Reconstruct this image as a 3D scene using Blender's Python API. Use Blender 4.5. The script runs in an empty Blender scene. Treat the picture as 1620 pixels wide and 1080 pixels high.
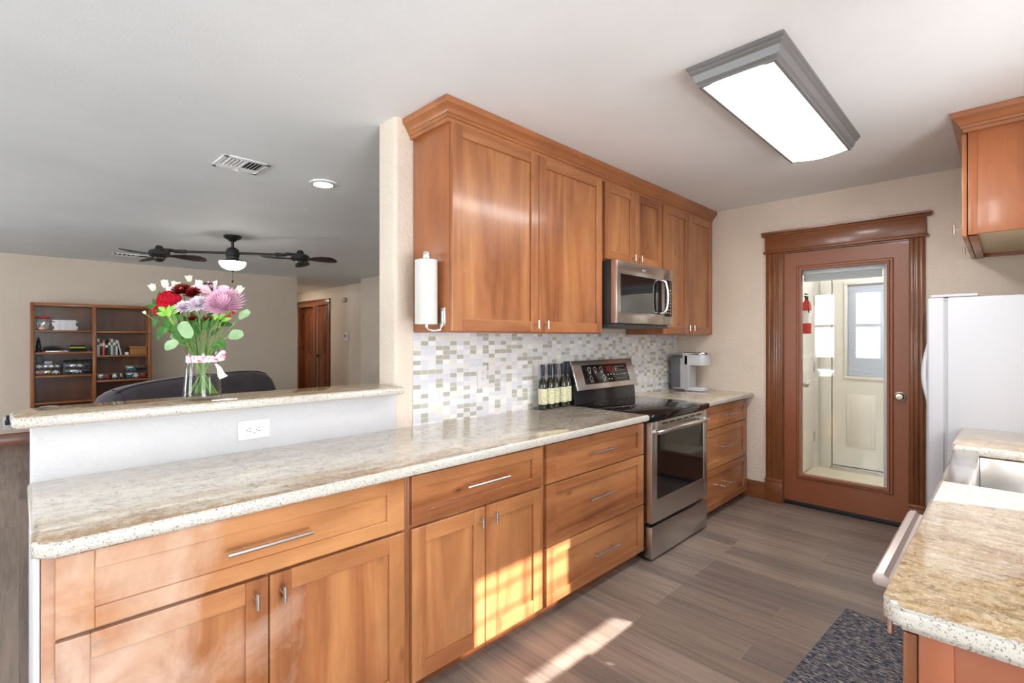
import bpy, bmesh, math, random
from mathutils import Vector, Matrix
random.seed(7)
PI = math.pi
SC = bpy.context.scene
COL = SC.collection

# ------------------------------------------------------------------ camera
H = 1.34
cam_d = bpy.data.cameras.new('camera')
cam_d.sensor_width = 36.0
cam_d.lens = 781.35 / 1620 * 36
cam_d.shift_y = -4.83 / 1620
cam_d.clip_start = 0.02
cam = bpy.data.objects.new('camera', cam_d)
cam.location = (0, 0, H)
cam.rotation_euler = (PI / 2, 0, -PI / 4)
COL.objects.link(cam)
SC.camera = cam

# ------------------------------------------------------------------ world, sun, daylight, exposure
SC.view_settings.view_transform = 'Standard'
SC.view_settings.look = 'None'
SC.view_settings.gamma = 1
SC.view_settings.use_curve_mapping = False
SC.view_settings.exposure = 1.12
world = bpy.data.worlds.new('sky')
SC.world = world
world.use_nodes = True
bg = world.node_tree.nodes['Background']
bg.inputs[0].default_value = (0.86, 0.93, 1.0, 1)
bg.inputs[1].default_value = 1.0

def sun_lamp():
    d = bpy.data.lights.new('sun', 'SUN')
    d.energy = 10.0
    d.angle = 0.012
    d.color = (1.0, 0.96, 0.90)
    o = bpy.data.objects.new('sun', d)
    o.rotation_euler = Vector((-0.36, 1.0, -0.79)).to_track_quat('-Z', 'Y').to_euler()
    o.location = (4, -6, 6)
    COL.objects.link(o)
sun_lamp()

def daylight(name, loc, direction, w, h, power, col=(0.92, 0.96, 1.0)):
    """area lamp for sky light at a window opening, or for ceiling fill"""
    d = bpy.data.lights.new(name, 'AREA')
    d.shape = 'RECTANGLE'
    d.size, d.size_y = w, h
    d.energy = power
    d.color = col
    o = bpy.data.objects.new(name, d)
    o.location = loc
    o.rotation_euler = Vector(direction).to_track_quat('-Z', 'Y').to_euler()
    COL.objects.link(o)
daylight('daylight_patio', (0.0, -2.72, 1.1), (0, 1, 0), 1.9, 2.0, 36)
daylight('daylight_dining', (-3.08, 2.67, 1.6), (1, 0, 0), 0.42, 1.3, 26)
daylight('daylight_dining_mid', (-3.08, 1.93, 1.6), (1, 0, 0), 0.48, 1.3, 28)
daylight('daylight_dining_near', (-3.08, -0.9, 1.5), (1, 0, 0), 1.6, 1.5, 13)
daylight('daylight_sink', (2.43, -0.66, 1.56), (0, 1, -0.1), 0.68, 0.95, 14)
daylight('patio_ceiling_fill', (0.0, -2.66, 0.7), (0, 0.62, 0.78), 1.8, 1.2, 72)  # added upward lamp at the patio door, brightens the kitchen ceiling
daylight('daylight_living', (-3.08, 6.0, 1.45), (1, 0, 0), 1.8, 1.4, 58)

# ------------------------------------------------------------------ materials
def rgb(r, g, b):
    f = lambda c: (c / 255 / 12.92) if c / 255 <= 0.04045 else ((c / 255 + 0.055) / 1.055) ** 2.4
    return (f(r), f(g), f(b), 1)

class N:
    """small node-tree writer"""
    def __init__(s, name):
        s.m = bpy.data.materials.new(name)
        s.m.use_nodes = True
        s.t = s.m.node_tree
        s.b = s.t.nodes['Principled BSDF']
        s.out = s.t.nodes['Material Output']
    def n(s, typ, ins=None, **kw):
        x = s.t.nodes.new(typ)
        for k, v in kw.items():
            setattr(x, k, v)
        for k, v in (ins or {}).items():
            if isinstance(v, bpy.types.NodeSocket):
                s.t.links.new(v, x.inputs[k])
            else:
                x.inputs[k].default_value = v
        return x
    def link(s, a, b):
        s.t.links.new(a, b)
    def set(s, **kw):
        names = dict(color='Base Color', rough='Roughness', metal='Metallic', coat='Coat Weight', coatr='Coat Roughness',
                     spec='Specular IOR Level', emit='Emission Color', estr='Emission Strength', sheen='Sheen Weight',
                     normal='Normal', trans='Transmission Weight', alpha='Alpha', aniso='Anisotropic')
        for k, v in kw.items():
            i = s.b.inputs[names[k]]
            if isinstance(v, bpy.types.NodeSocket):
                s.t.links.new(v, i)
            else:
                i.default_value = v
        return s
    def coord(s, scale=(1, 1, 1), rnd=False, rot=(0, 0, 0)):
        c = s.n('ShaderNodeTexCoord').outputs['Object']
        if rnd:
            oi = s.n('ShaderNodeObjectInfo').outputs['Random']
            mul = s.n('ShaderNodeMath', {0: oi, 1: 37.0}, operation='MULTIPLY').outputs[0]
            c = s.n('ShaderNodeVectorMath', {0: c, 1: mul}, operation='ADD').outputs[0]
        return s.n('ShaderNodeMapping', {'Vector': c, 'Scale': scale, 'Rotation': rot}).outputs[0]
    def noise(s, vec, scale, detail=4, rough=0.55, dist=0.0):
        return s.n('ShaderNodeTexNoise', {'Vector': vec, 'Scale': scale, 'Detail': detail, 'Roughness': rough, 'Distortion': dist}).outputs['Fac']
    def ramp(s, fac, stops, interp='LINEAR'):
        r = s.n('ShaderNodeValToRGB', {'Fac': fac})
        r.color_ramp.interpolation = interp
        e = r.color_ramp.elements
        while len(e) < len(stops):
            e.new(0.5)
        for i, (p, c) in enumerate(stops):
            e[i].position = p
            e[i].color = c if len(c) == 4 else (*c, 1)
        return r.outputs[0]
    def mix(s, fac, a, b, blend='MIX'):
        x = s.n('ShaderNodeMix', {0: fac, 6: a, 7: b}, data_type='RGBA', blend_type=blend)
        return x.outputs[2]
    def bump(s, h, strength=0.2, dist=0.01):
        return s.n('ShaderNodeBump', {'Height': h, 'Strength': strength, 'Distance': dist}).outputs[0]

def plain(name, col, rough=0.5, metal=0.0, **kw):
    w = N(name)
    w.set(color=col, rough=rough, metal=metal, **kw)
    return w.m

def speckled(name, col, rough=0.5, amount=0.12, scale=40, bump=0.0, **kw):
    w = N(name)
    v = w.coord()
    n = w.noise(v, scale, 3)
    dk = tuple(c * (1 - amount) for c in col[:3]) + (1,)
    lt = tuple(min(1, c * (1 + amount)) for c in col[:3]) + (1,)
    w.set(color=w.ramp(n, [(0.3, dk), (0.7, lt)]), rough=rough, **kw)
    if bump:
        w.set(normal=w.bump(n, bump, 0.004))
    return w.m

G4 = lambda v: (v, v, v, 1)

def wood(name, axis, light, mid, dark, rough=0.32, coat=0.25, knots=True, worn=False):
    w = N(name)
    lo = {'x': (0.55, 5, 5), 'y': (5, 0.55, 5), 'z': (5, 5, 0.55)}[axis]
    hi = {'x': (2, 70, 70), 'y': (70, 2, 70), 'z': (70, 70, 2)}[axis]
    kn = {'x': (2.0, 4.5, 4.5), 'y': (4.5, 2.0, 4.5), 'z': (4.5, 4.5, 2.0)}[axis]
    v = w.coord(lo, True)
    a = w.noise(v, 1.1, 5, 0.6, 0.7)
    base = w.ramp(a, [(0.28, dark), (0.47, mid), (0.7, light)])
    f = w.noise(w.coord(hi, True), 1.6, 3, 0.6)
    base = w.mix(0.12, base, w.ramp(f, [(0.3, G4(0.35)), (0.65, G4(1.0))]), 'MULTIPLY')
    bl = {'x': (0.7, 1.4, 1.4), 'y': (1.4, 0.7, 1.4), 'z': (1.4, 1.4, 0.7)}[axis]
    blotch = w.noise(w.coord(bl, True), 4.2, 4, 0.6, 0.5)
    base = w.mix(0.42, base, w.ramp(blotch, [(0.28, G4(0.42)), (0.62, G4(1.0))]), 'MULTIPLY')
    if knots:
        vo = w.n('ShaderNodeTexVoronoi', {'Vector': w.coord(kn, True), 'Scale': 1.5, 'Randomness': 1.0}).outputs['Distance']
        base = w.mix(w.ramp(vo, [(0.015, G4(0.85)), (0.04, G4(0.4)), (0.12, G4(0))]), base, rgb(70, 36, 18))
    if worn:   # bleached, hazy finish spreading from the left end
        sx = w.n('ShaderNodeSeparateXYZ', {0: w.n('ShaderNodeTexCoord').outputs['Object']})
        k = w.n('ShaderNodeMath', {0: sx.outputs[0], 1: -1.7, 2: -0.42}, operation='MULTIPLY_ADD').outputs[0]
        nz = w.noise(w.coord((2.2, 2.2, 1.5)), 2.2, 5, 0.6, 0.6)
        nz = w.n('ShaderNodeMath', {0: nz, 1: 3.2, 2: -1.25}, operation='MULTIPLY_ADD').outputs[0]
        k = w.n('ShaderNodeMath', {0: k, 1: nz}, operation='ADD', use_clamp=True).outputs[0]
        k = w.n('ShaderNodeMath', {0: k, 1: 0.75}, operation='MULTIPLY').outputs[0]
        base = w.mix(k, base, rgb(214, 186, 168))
    w.set(color=base, rough=rough, coat=coat, coatr=0.12, spec=0.4)
    w.set(normal=w.bump(f, 0.04, 0.002))
    return w.m

CL, CM, CD = rgb(198, 139, 90), rgb(168, 107, 66), rgb(126, 72, 43)
wood_v = wood('alder_vertical', 'z', CL, CM, CD)
wood_h = wood('alder_horizontal', 'x', CL, CM, CD)
wood_d = wood('alder_depth_grain', 'y', CL, CM, CD)
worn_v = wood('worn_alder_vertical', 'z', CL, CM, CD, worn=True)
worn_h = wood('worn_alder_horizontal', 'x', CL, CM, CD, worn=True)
side_v = wood('alder_side_panel', 'z', rgb(176, 108, 66), rgb(164, 98, 58), rgb(150, 86, 52), knots=False)
trim_z = wood('trim_vertical', 'z', rgb(156, 98, 58), rgb(132, 78, 44), rgb(92, 52, 30))
trim_y = wood('trim_across', 'y', rgb(154, 96, 60), rgb(132, 78, 46), rgb(98, 56, 34))
trim_x = wood('trim_along', 'x', rgb(156, 96, 58), rgb(136, 80, 48), rgb(106, 60, 36))
hall_z = wood('hall_door_wood', 'z', rgb(140, 78, 44), rgb(118, 62, 36), rgb(92, 46, 28), knots=False)
oak_z = wood('bookcase_oak', 'z', rgb(176, 112, 60), rgb(158, 96, 50), rgb(132, 76, 40), knots=False)
oak_x = wood('bookcase_oak_across', 'x', rgb(176, 112, 60), rgb(158, 96, 50), rgb(132, 76, 40), knots=False)
oak_back = wood('bookcase_back', 'z', rgb(128, 86, 62), rgb(112, 74, 54), rgb(92, 58, 42), knots=False)
pale_ply = speckled('pale_plywood', rgb(222, 202, 168), 0.6, 0.06, 12)

def granite(name, axis, cream, mid, brown, dark, brown_lo=0.62, rot=0.0, vein=0.55, band=None, grain=0.5):
    w = N(name)
    st = {'x': (1.0, 3.0, 3.0), 'y': (3.0, 0.8, 3.0)}[axis]
    v = w.coord(st, rot=(0, 0, rot))
    v1 = w.coord()
    a = w.noise(v, 1.5, 7, 0.62, 1.4)
    base = w.ramp(a, [(0.30, mid), (0.48, cream), (brown_lo, mid), (brown_lo + 0.12, brown)])
    b = w.noise(v, 2.3, 10, 0.66, 2.2)
    base = w.mix(w.ramp(b, [(0.47, G4(0)), (0.498, G4(vein * 0.8)), (0.525, G4(0))]), base, dark)
    b2 = w.noise(v, 6.0, 8, 0.72, 1.2)
    base = w.mix(w.ramp(b2, [(0.56, G4(0)), (0.70, G4(vein))]), base, brown)
    if band:   # golden vein running close to the front edge
        sx = w.n('ShaderNodeSeparateXYZ', {0: w.n('ShaderNodeTexCoord').outputs['Object']})
        nz = w.noise(w.coord((1.2, 3.5, 3.5)), 2.6, 7, 0.68, 0.8)
        k = w.n('ShaderNodeMath', {0: nz, 1: 0.42, 2: sx.outputs[1]}, operation='MULTIPLY_ADD').outputs[0]
        fine = w.ramp(w.noise(v, 9, 6, 0.75, 1.0), [(0.34, G4(0.3)), (0.52, G4(1))])
        k = w.ramp(w.n('ShaderNodeMath', {0: k, 1: 1.0}, operation='ADD').outputs[0], [(0.865, G4(0.95)), (0.915, G4(0.65)), (0.985, G4(0))])
        base = w.mix(w.mix(1.0, k, fine, 'MULTIPLY'), base, band)
    c = w.noise(v1, 150, 3, 0.7)
    base = w.mix(w.ramp(c, [(0.34, G4(0.65)), (0.46, G4(0))]), base, mid)
    d = w.noise(v1, 210, 3, 0.7)
    base = w.mix(w.ramp(d, [(0.54, G4(0)), (0.68, G4(grain))]), base, rgb(240, 232, 216))
    e = w.noise(v1, 120, 3, 0.8, 0.4)
    base = w.mix(w.ramp(e, [(0.27, G4(0.75)), (0.34, G4(0))]), base, rgb(74, 64, 58))
    f1 = w.noise(v1, 42, 6, 0.82, 0.5)
    base = w.mix(w.ramp(f1, [(0.36, G4(0.75)), (0.47, G4(0.0))]), base, dark)
    base = w.mix(w.ramp(f1, [(0.53, G4(0.0)), (0.66, G4(0.6))]), base, rgb(240, 230, 212))
    w.set(color=base, rough=0.06, spec=0.5)
    return w.m

def granite_edge(name, white, brown):
    w = N(name)
    v1 = w.coord()
    a = w.noise(w.coord((2, 2, 5)), 5, 6, 0.65, 0.8)
    base = w.ramp(a, [(0.35, white), (0.6, white), (0.76, brown)])
    c = w.noise(v1, 230, 3, 0.75)
    base = w.mix(w.ramp(c, [(0.37, G4(0.8)), (0.45, G4(0))]), base, rgb(92, 88, 90))
    d = w.noise(v1, 60, 5, 0.8)
    base = w.mix(w.ramp(d, [(0.32, G4(0.85)), (0.37, G4(0))]), base, rgb(84, 70, 62))
    g = w.noise(v1, 30, 5, 0.7, 0.6)
    base = w.mix(w.ramp(g, [(0.62, G4(0)), (0.70, G4(0.7))]), base, brown)
    w.set(color=base, rough=0.2, normal=w.bump(c, 0.15, 0.003))
    return w.m

granite_left = granite('granite_cream', 'x', rgb(226, 216, 202), rgb(208, 194, 176), rgb(184, 150, 108), rgb(132, 126, 120), 0.60, 0.0, 0.5, rgb(160, 118, 70))
granite_short = granite('granite_cream_short', 'x', rgb(222, 208, 186), rgb(206, 188, 162), rgb(176, 138, 92), rgb(150, 132, 112), 0.6, 0.0, 0.4)
granite_bar = granite('granite_bar', 'x', rgb(196, 174, 138), rgb(180, 152, 112), rgb(140, 98, 56), rgb(92, 66, 44), 0.58)
granite_right = granite('granite_golden', 'y', rgb(206, 184, 152), rgb(194, 164, 122), rgb(156, 112, 66), rgb(112, 80, 52), 0.57, 0.12, 0.75)
edge_white = granite_edge('granite_edge', rgb(200, 195, 186), rgb(168, 140, 102))

def tiles():
    w = N('mosaic_tile')
    c = w.n('ShaderNodeTexCoord').outputs['Object']
    sx = w.n('ShaderNodeSeparateXYZ', {0: c})
    v = w.n('ShaderNodeCombineXYZ', {0: sx.outputs[0], 1: sx.outputs[2]}).outputs[0]
    br = w.n('ShaderNodeTexBrick', {'Vector': v, 'Color1': (0, 0, 0, 1), 'Color2': (1, 1, 1, 1), 'Mortar': (0.5, 0.5, 0.5, 1),
             'Scale': 1.0, 'Mortar Size': 0.0011, 'Mortar Smooth': 0.1, 'Bias': 0.0, 'Brick Width': 0.0485, 'Row Height': 0.0255},
             offset=0.0, offset_frequency=2, squash=1.0)
    cell = w.n('ShaderNodeVectorMath', {0: v, 1: (0.0485, 0.0255, 1)}, operation='DIVIDE').outputs[0]
    cell = w.n('ShaderNodeVectorMath', {0: cell}, operation='FLOOR').outputs[0]
    rn = w.n('ShaderNodeTexWhiteNoise', {'Vector': cell}, noise_dimensions='3D').outputs['Value']
    col = w.ramp(rn, [(0.0, rgb(180, 179, 168)), (0.13, rgb(192, 191, 181)), (0.23, rgb(226, 224, 216)), (0.32, rgb(228, 229, 231)),
                      (0.56, rgb(216, 219, 227)), (0.86, rgb(238, 238, 239))], 'CONSTANT')
    col = w.mix(br.outputs['Fac'], col, rgb(226, 224, 218))
    ro = w.n('ShaderNodeMath', {0: br.outputs['Fac'], 1: 0.5, 2: 0.12}, operation='MULTIPLY_ADD').outputs[0]
    inv = w.n('ShaderNodeMath', {0: 1.0, 1: br.outputs['Fac']}, operation='SUBTRACT').outputs[0]
    w.set(color=col, rough=ro, normal=w.bump(inv, 0.35, 0.002))
    return w.m
tile_m = tiles()

def plaster(name, col, bump=0.35, scale=70, rough=0.5):
    w = N(name)
    v = w.coord()
    a = w.noise(v, scale, 3, 0.5)
    b = w.noise(v, 1.3, 3)
    c2 = tuple(x * 0.94 for x in col[:3]) + (1,)
    w.set(color=w.ramp(b, [(0.35, c2), (0.65, col)]), rough=rough, spec=0.35)
    w.set(normal=w.bump(w.ramp(a, [(0.42, G4(0)), (0.62, G4(1))]), bump, 0.006))
    return w.m
wall_m = plaster('beige_plaster', rgb(226, 212, 196))
living_m = plaster('living_plaster', rgb(214, 200, 184), 0.16, 60, 0.42)
half_m = plaster('daylit_half_wall_plaster', rgb(205, 205, 209), 0.28, 60)  # cooler than the beige walls: daylight on the same paint put into the colour
ceil_m = plaster('ceiling_paint', rgb(238, 241, 244), 0.05, 90, 0.7)
white_paint = plain('white_paint', rgb(236, 232, 222), 0.4)
white_satin = plain('white_satin', rgb(226, 226, 228), 0.35)

def floor_material():
    w = N('bamboo_planks')
    c = w.n('ShaderNodeTexCoord').outputs['Object']
    sx = w.n('ShaderNodeSeparateXYZ', {0: c})
    v = w.n('ShaderNodeCombineXYZ', {0: sx.outputs[1], 1: sx.outputs[0]}).outputs[0]
    br = w.n('ShaderNodeTexBrick', {'Vector': v, 'Color1': (0, 0, 0, 1), 'Color2': (1, 1, 1, 1), 'Mortar': (0.5, 0.5, 0.5, 1),
             'Scale': 1.0, 'Mortar Size': 0.0012, 'Mortar Smooth': 0.2, 'Bias': 0.0, 'Brick Width': 1.25, 'Row Height': 0.142},
             offset=0.37, offset_frequency=3, squash=1.0)
    pl = w.ramp(br.outputs['Color'], [(0.0, rgb(118, 106, 100)), (0.5, rgb(136, 120, 110)), (1.0, rgb(150, 134, 124))])
    ofs = w.n('ShaderNodeVectorMath', {0: c, 1: br.outputs['Color']}, operation='ADD').outputs[0]
    st = w.n('ShaderNodeMapping', {'Vector': ofs, 'Scale': (34, 1.3, 1)}).outputs[0]
    s1 = w.noise(st, 1.5, 5, 0.65, 0.4)
    col = w.mix(0.75, pl, w.ramp(s1, [(0.32, G4(0.62)), (0.5, G4(0.95)), (0.68, (1.12, 1.08, 1.05, 1))]), 'MULTIPLY')
    s2 = w.noise(w.n('ShaderNodeMapping', {'Vector': ofs, 'Scale': (11, 0.55, 1)}).outputs[0], 2.0, 5, 0.6, 0.5)
    col = w.mix(0.8, col, w.ramp(s2, [(0.32, G4(0.70)), (0.5, G4(0.98)), (0.68, (1.14, 1.10, 1.06, 1))]), 'MULTIPLY')
    col = w.mix(br.outputs['Fac'], col, rgb(150, 138, 130))
    inv = w.n('ShaderNodeMath', {0: 1.0, 1: br.outputs['Fac']}, operation='SUBTRACT').outputs[0]
    w.set(color=col, rough=w.ramp(s1, [(0.3, G4(0.42)), (0.7, G4(0.30))]), spec=0.4, normal=w.bump(inv, 0.25, 0.002))
    return w.m
floor_m = floor_material()

def steel(name, col=(0.62, 0.60, 0.58, 1), rough=0.28, axis='x'):
    w = N(name)
    sc = {'x': (2, 160, 160), 'z': (160, 160, 2)}[axis]
    w.set(color=col, metal=1.0, rough=rough)
    return w.m
steel_m = steel('brushed_steel')
steel_light = steel('satin_steel', (0.74, 0.73, 0.72, 1), 0.25)
nickel = plain('nickel', (0.70, 0.69, 0.67, 1), 0.25, 1.0)
chrome = plain('chrome', (0.85, 0.85, 0.85, 1), 0.1, 1.0)
brass_aged = plain('aged_brass_nickel', (0.50, 0.46, 0.38, 1), 0.3, 1.0)
black_glass = plain('black_glass', (0.006, 0.006, 0.007, 1), 0.04, 0.0, spec=0.6)
black_enamel = plain('black_enamel', (0.012, 0.012, 0.014, 1), 0.18)
black_plastic = plain('black_plastic', (0.02, 0.02, 0.022, 1), 0.4)
dark_grey = plain('dark_grey_plastic', (0.07, 0.07, 0.075, 1), 0.45)
fan_black = speckled('fan_black', (0.016, 0.015, 0.015, 1), 0.4, 0.2, 30)
blade_m = speckled('fan_blade_brown', (0.030, 0.022, 0.019, 1), 0.45, 0.3, 18)
fridge_m = plain('white_enamel', rgb(188, 190, 196), 0.5)
grey_plastic = plain('grey_plastic', rgb(176, 178, 182), 0.35)
light_grey = plain('pale_grey_plastic', rgb(206, 208, 212), 0.3)
smoke_plastic = plain('smoke_plastic', rgb(96, 98, 104), 0.15)
door_paint = N('painted_door').set(color=rgb(140, 80, 48), rough=0.38, coat=0.1).m
rubber = plain('black_rubber', (0.015, 0.015, 0.015, 1), 0.6)
fixture_m = plain('fixture_grey', rgb(128, 128, 130), 0.4, 0.2)
bronze = plain('dark_bronze', (0.03, 0.025, 0.02, 1), 0.35, 0.8)
paper_m = speckled('paper_towel', rgb(206, 206, 202), 0.9, 0.04, 140, 0.3)
red_m = plain('red_gloss', rgb(196, 34, 30), 0.35)

def emitter(name, col, strength):
    return N(name).set(color=(0.9, 0.9, 0.9, 1), emit=col, estr=strength).m
diffuser_m = emitter('lit_diffuser', (1.0, 0.98, 0.95, 1), 11.0)
bowl_m = emitter('lit_glass_bowl', (1.0, 0.93, 0.82, 1), 22.0)
can_m = emitter('lit_downlight', (1.0, 0.95, 0.86, 1), 30.0)

def thin_glass(name, tint=(1, 1, 1, 1), refl=1.0, rough=0.0, add=0.0):
    w = N(name)
    w.t.nodes.remove(w.b)
    tr = w.n('ShaderNodeBsdfTransparent', {'Color': tint}).outputs[0]
    gl = w.n('ShaderNodeBsdfGlossy', {'Color': (refl, refl, refl, 1), 'Roughness': rough}).outputs[0]
    fr = w.n('ShaderNodeLayerWeight', {'Blend': 0.5}).outputs['Facing']
    fr = w.n('ShaderNodeMath', {0: fr, 1: 4.0}, operation='POWER').outputs[0]
    fr = w.n('ShaderNodeMath', {0: fr, 1: 0.75, 2: 0.05 + add}, operation='MULTIPLY_ADD', use_clamp=True).outputs[0]
    mx = w.n('ShaderNodeMixShader', {0: fr, 1: tr, 2: gl}).outputs[0]
    w.link(mx, w.out.inputs['Surface'])
    return w.m
pane_m = thin_glass('window_glass', (0.96, 0.975, 0.97, 1), 0.5, 0.0, 0.0)
vase_m = thin_glass('vase_glass', (0.985, 0.995, 0.99, 1), 0.6, 0.05, -0.02)
water_m = thin_glass('water', (0.955, 0.975, 0.93, 1), 0.4, 0.05, -0.03)
clear_m = thin_glass('clear_plastic', (0.92, 0.92, 0.94, 1), 1.0, 0.05, 0.06)
bottle_m = N('dark_bottle_glass').set(color=(0.012, 0.013, 0.008, 1), rough=0.05, coat=0.5).m
amber_m = N('amber_neck_glass').set(color=(0.05, 0.03, 0.008, 1), rough=0.06).m
foil_m = plain('navy_foil', (0.018, 0.022, 0.045, 1), 0.3, 0.3)

def label_mat():
    w = N('bottle_label')
    v = w.coord((1, 1, 1), True)
    n = w.noise(w.coord((60, 60, 140), True), 1.0, 2)
    w.set(color=w.ramp(n, [(0.30, rgb(176, 178, 140)), (0.5, rgb(218, 217, 184))]), rough=0.6)
    return w.m
label_m = label_mat()

def rug_material():
    w = N('woven_rug')
    v = w.coord((120, 14, 1))
    n = w.noise(v, 2.2, 4, 0.75, 0.3)
    f = w.noise(w.coord((1, 1, 1)), 220, 2)
    col = w.ramp(n, [(0.40, rgb(26, 34, 58)), (0.49, rgb(58, 66, 86)), (0.54, rgb(124, 122, 124)), (0.63, rgb(204, 194, 180))])
    col = w.mix(0.5, col, w.ramp(f, [(0.35, G4(0.4)), (0.6, G4(1.1))]), 'MULTIPLY')
    w.set(color=col, rough=0.95, normal=w.bump(f, 0.6, 0.004), spec=0.1)
    return w.m
rug_m = rug_material()

def fabric(name, col, scale=260):
    w = N(name)
    n = w.noise(w.coord(), scale, 2)
    b = w.noise(w.coord(), 5, 3)
    c2 = tuple(x * 0.75 for x in col[:3]) + (1,)
    w.set(color=w.ramp(b, [(0.3, c2), (0.7, col)]), rough=0.95, sheen=0.35, normal=w.bump(n, 0.3, 0.002), spec=0.1)
    return w.m
sofa_m = fabric('purple_grey_fabric', rgb(80, 74, 84))
black_cloth = fabric('black_cloth', (0.015, 0.015, 0.016, 1))

def wicker():
    w = N('wicker')
    n = w.n('ShaderNodeTexWave', {'Vector': w.coord(), 'Scale': 30.0, 'Distortion': 3.0}).outputs['Fac']
    w.set(color=w.ramp(n, [(0.2, rgb(120, 76, 36)), (0.7, rgb(190, 134, 72))]), rough=0.7, normal=w.bump(n, 0.5, 0.004))
    return w.m
wicker_m = wicker()

def petal(name, a, b, scale=30):
    w = N(name)
    n = w.noise(w.coord((1, 1, 1), True), scale, 2)
    w.set(color=w.ramp(n, [(0.3, a), (0.7, b)]), rough=0.6, spec=0.2)
    w.b.inputs['Subsurface Weight'].default_value = 0.0
    return w.m
pink_p = petal('pink_petals', rgb(240, 186, 212), rgb(252, 222, 236))
red_p = petal('red_petals', rgb(176, 16, 40), rgb(214, 34, 60))
maroon_p = petal('maroon_petals', rgb(96, 12, 18), rgb(140, 26, 28))
blush_p = petal('blush_petals', rgb(236, 216, 232), rgb(250, 242, 248))
lily_p = petal('lily_petals', rgb(232, 184, 200), rgb(248, 216, 222))
ivory_p = petal('ivory_petals', rgb(232, 232, 208), rgb(250, 250, 238))
yellow_p = petal('yellow_disc', rgb(214, 180, 90), rgb(236, 214, 140))
leaf_m = petal('green_leaf', rgb(44, 88, 36), rgb(78, 128, 56), 24)
lime_m = petal('lime_leaf', rgb(112, 168, 60), rgb(156, 204, 92), 24)
euca_m = petal('eucalyptus_leaf', rgb(138, 170, 126), rgb(166, 194, 150), 24)
stem_m = petal('green_stem', rgb(84, 124, 52), rgb(124, 160, 78), 24)

def ribbon_material():
    w = N('floral_ribbon')
    n = w.noise(w.coord(), 55, 3)
    n2 = w.noise(w.coord(), 80, 2)
    col = w.ramp(n, [(0.40, rgb(214, 88, 120)), (0.46, rgb(240, 168, 184)), (0.52, rgb(248, 240, 244))])
    col = w.mix(w.ramp(n2, [(0.62, G4(0)), (0.68, G4(0.8))]), col, rgb(236, 150, 110))
    w.set(color=col, rough=0.7)
    return w.m
ribbon_m = ribbon_material()
ribbon_white = plain('white_ribbon', rgb(244, 236, 240), 0.7)

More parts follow.
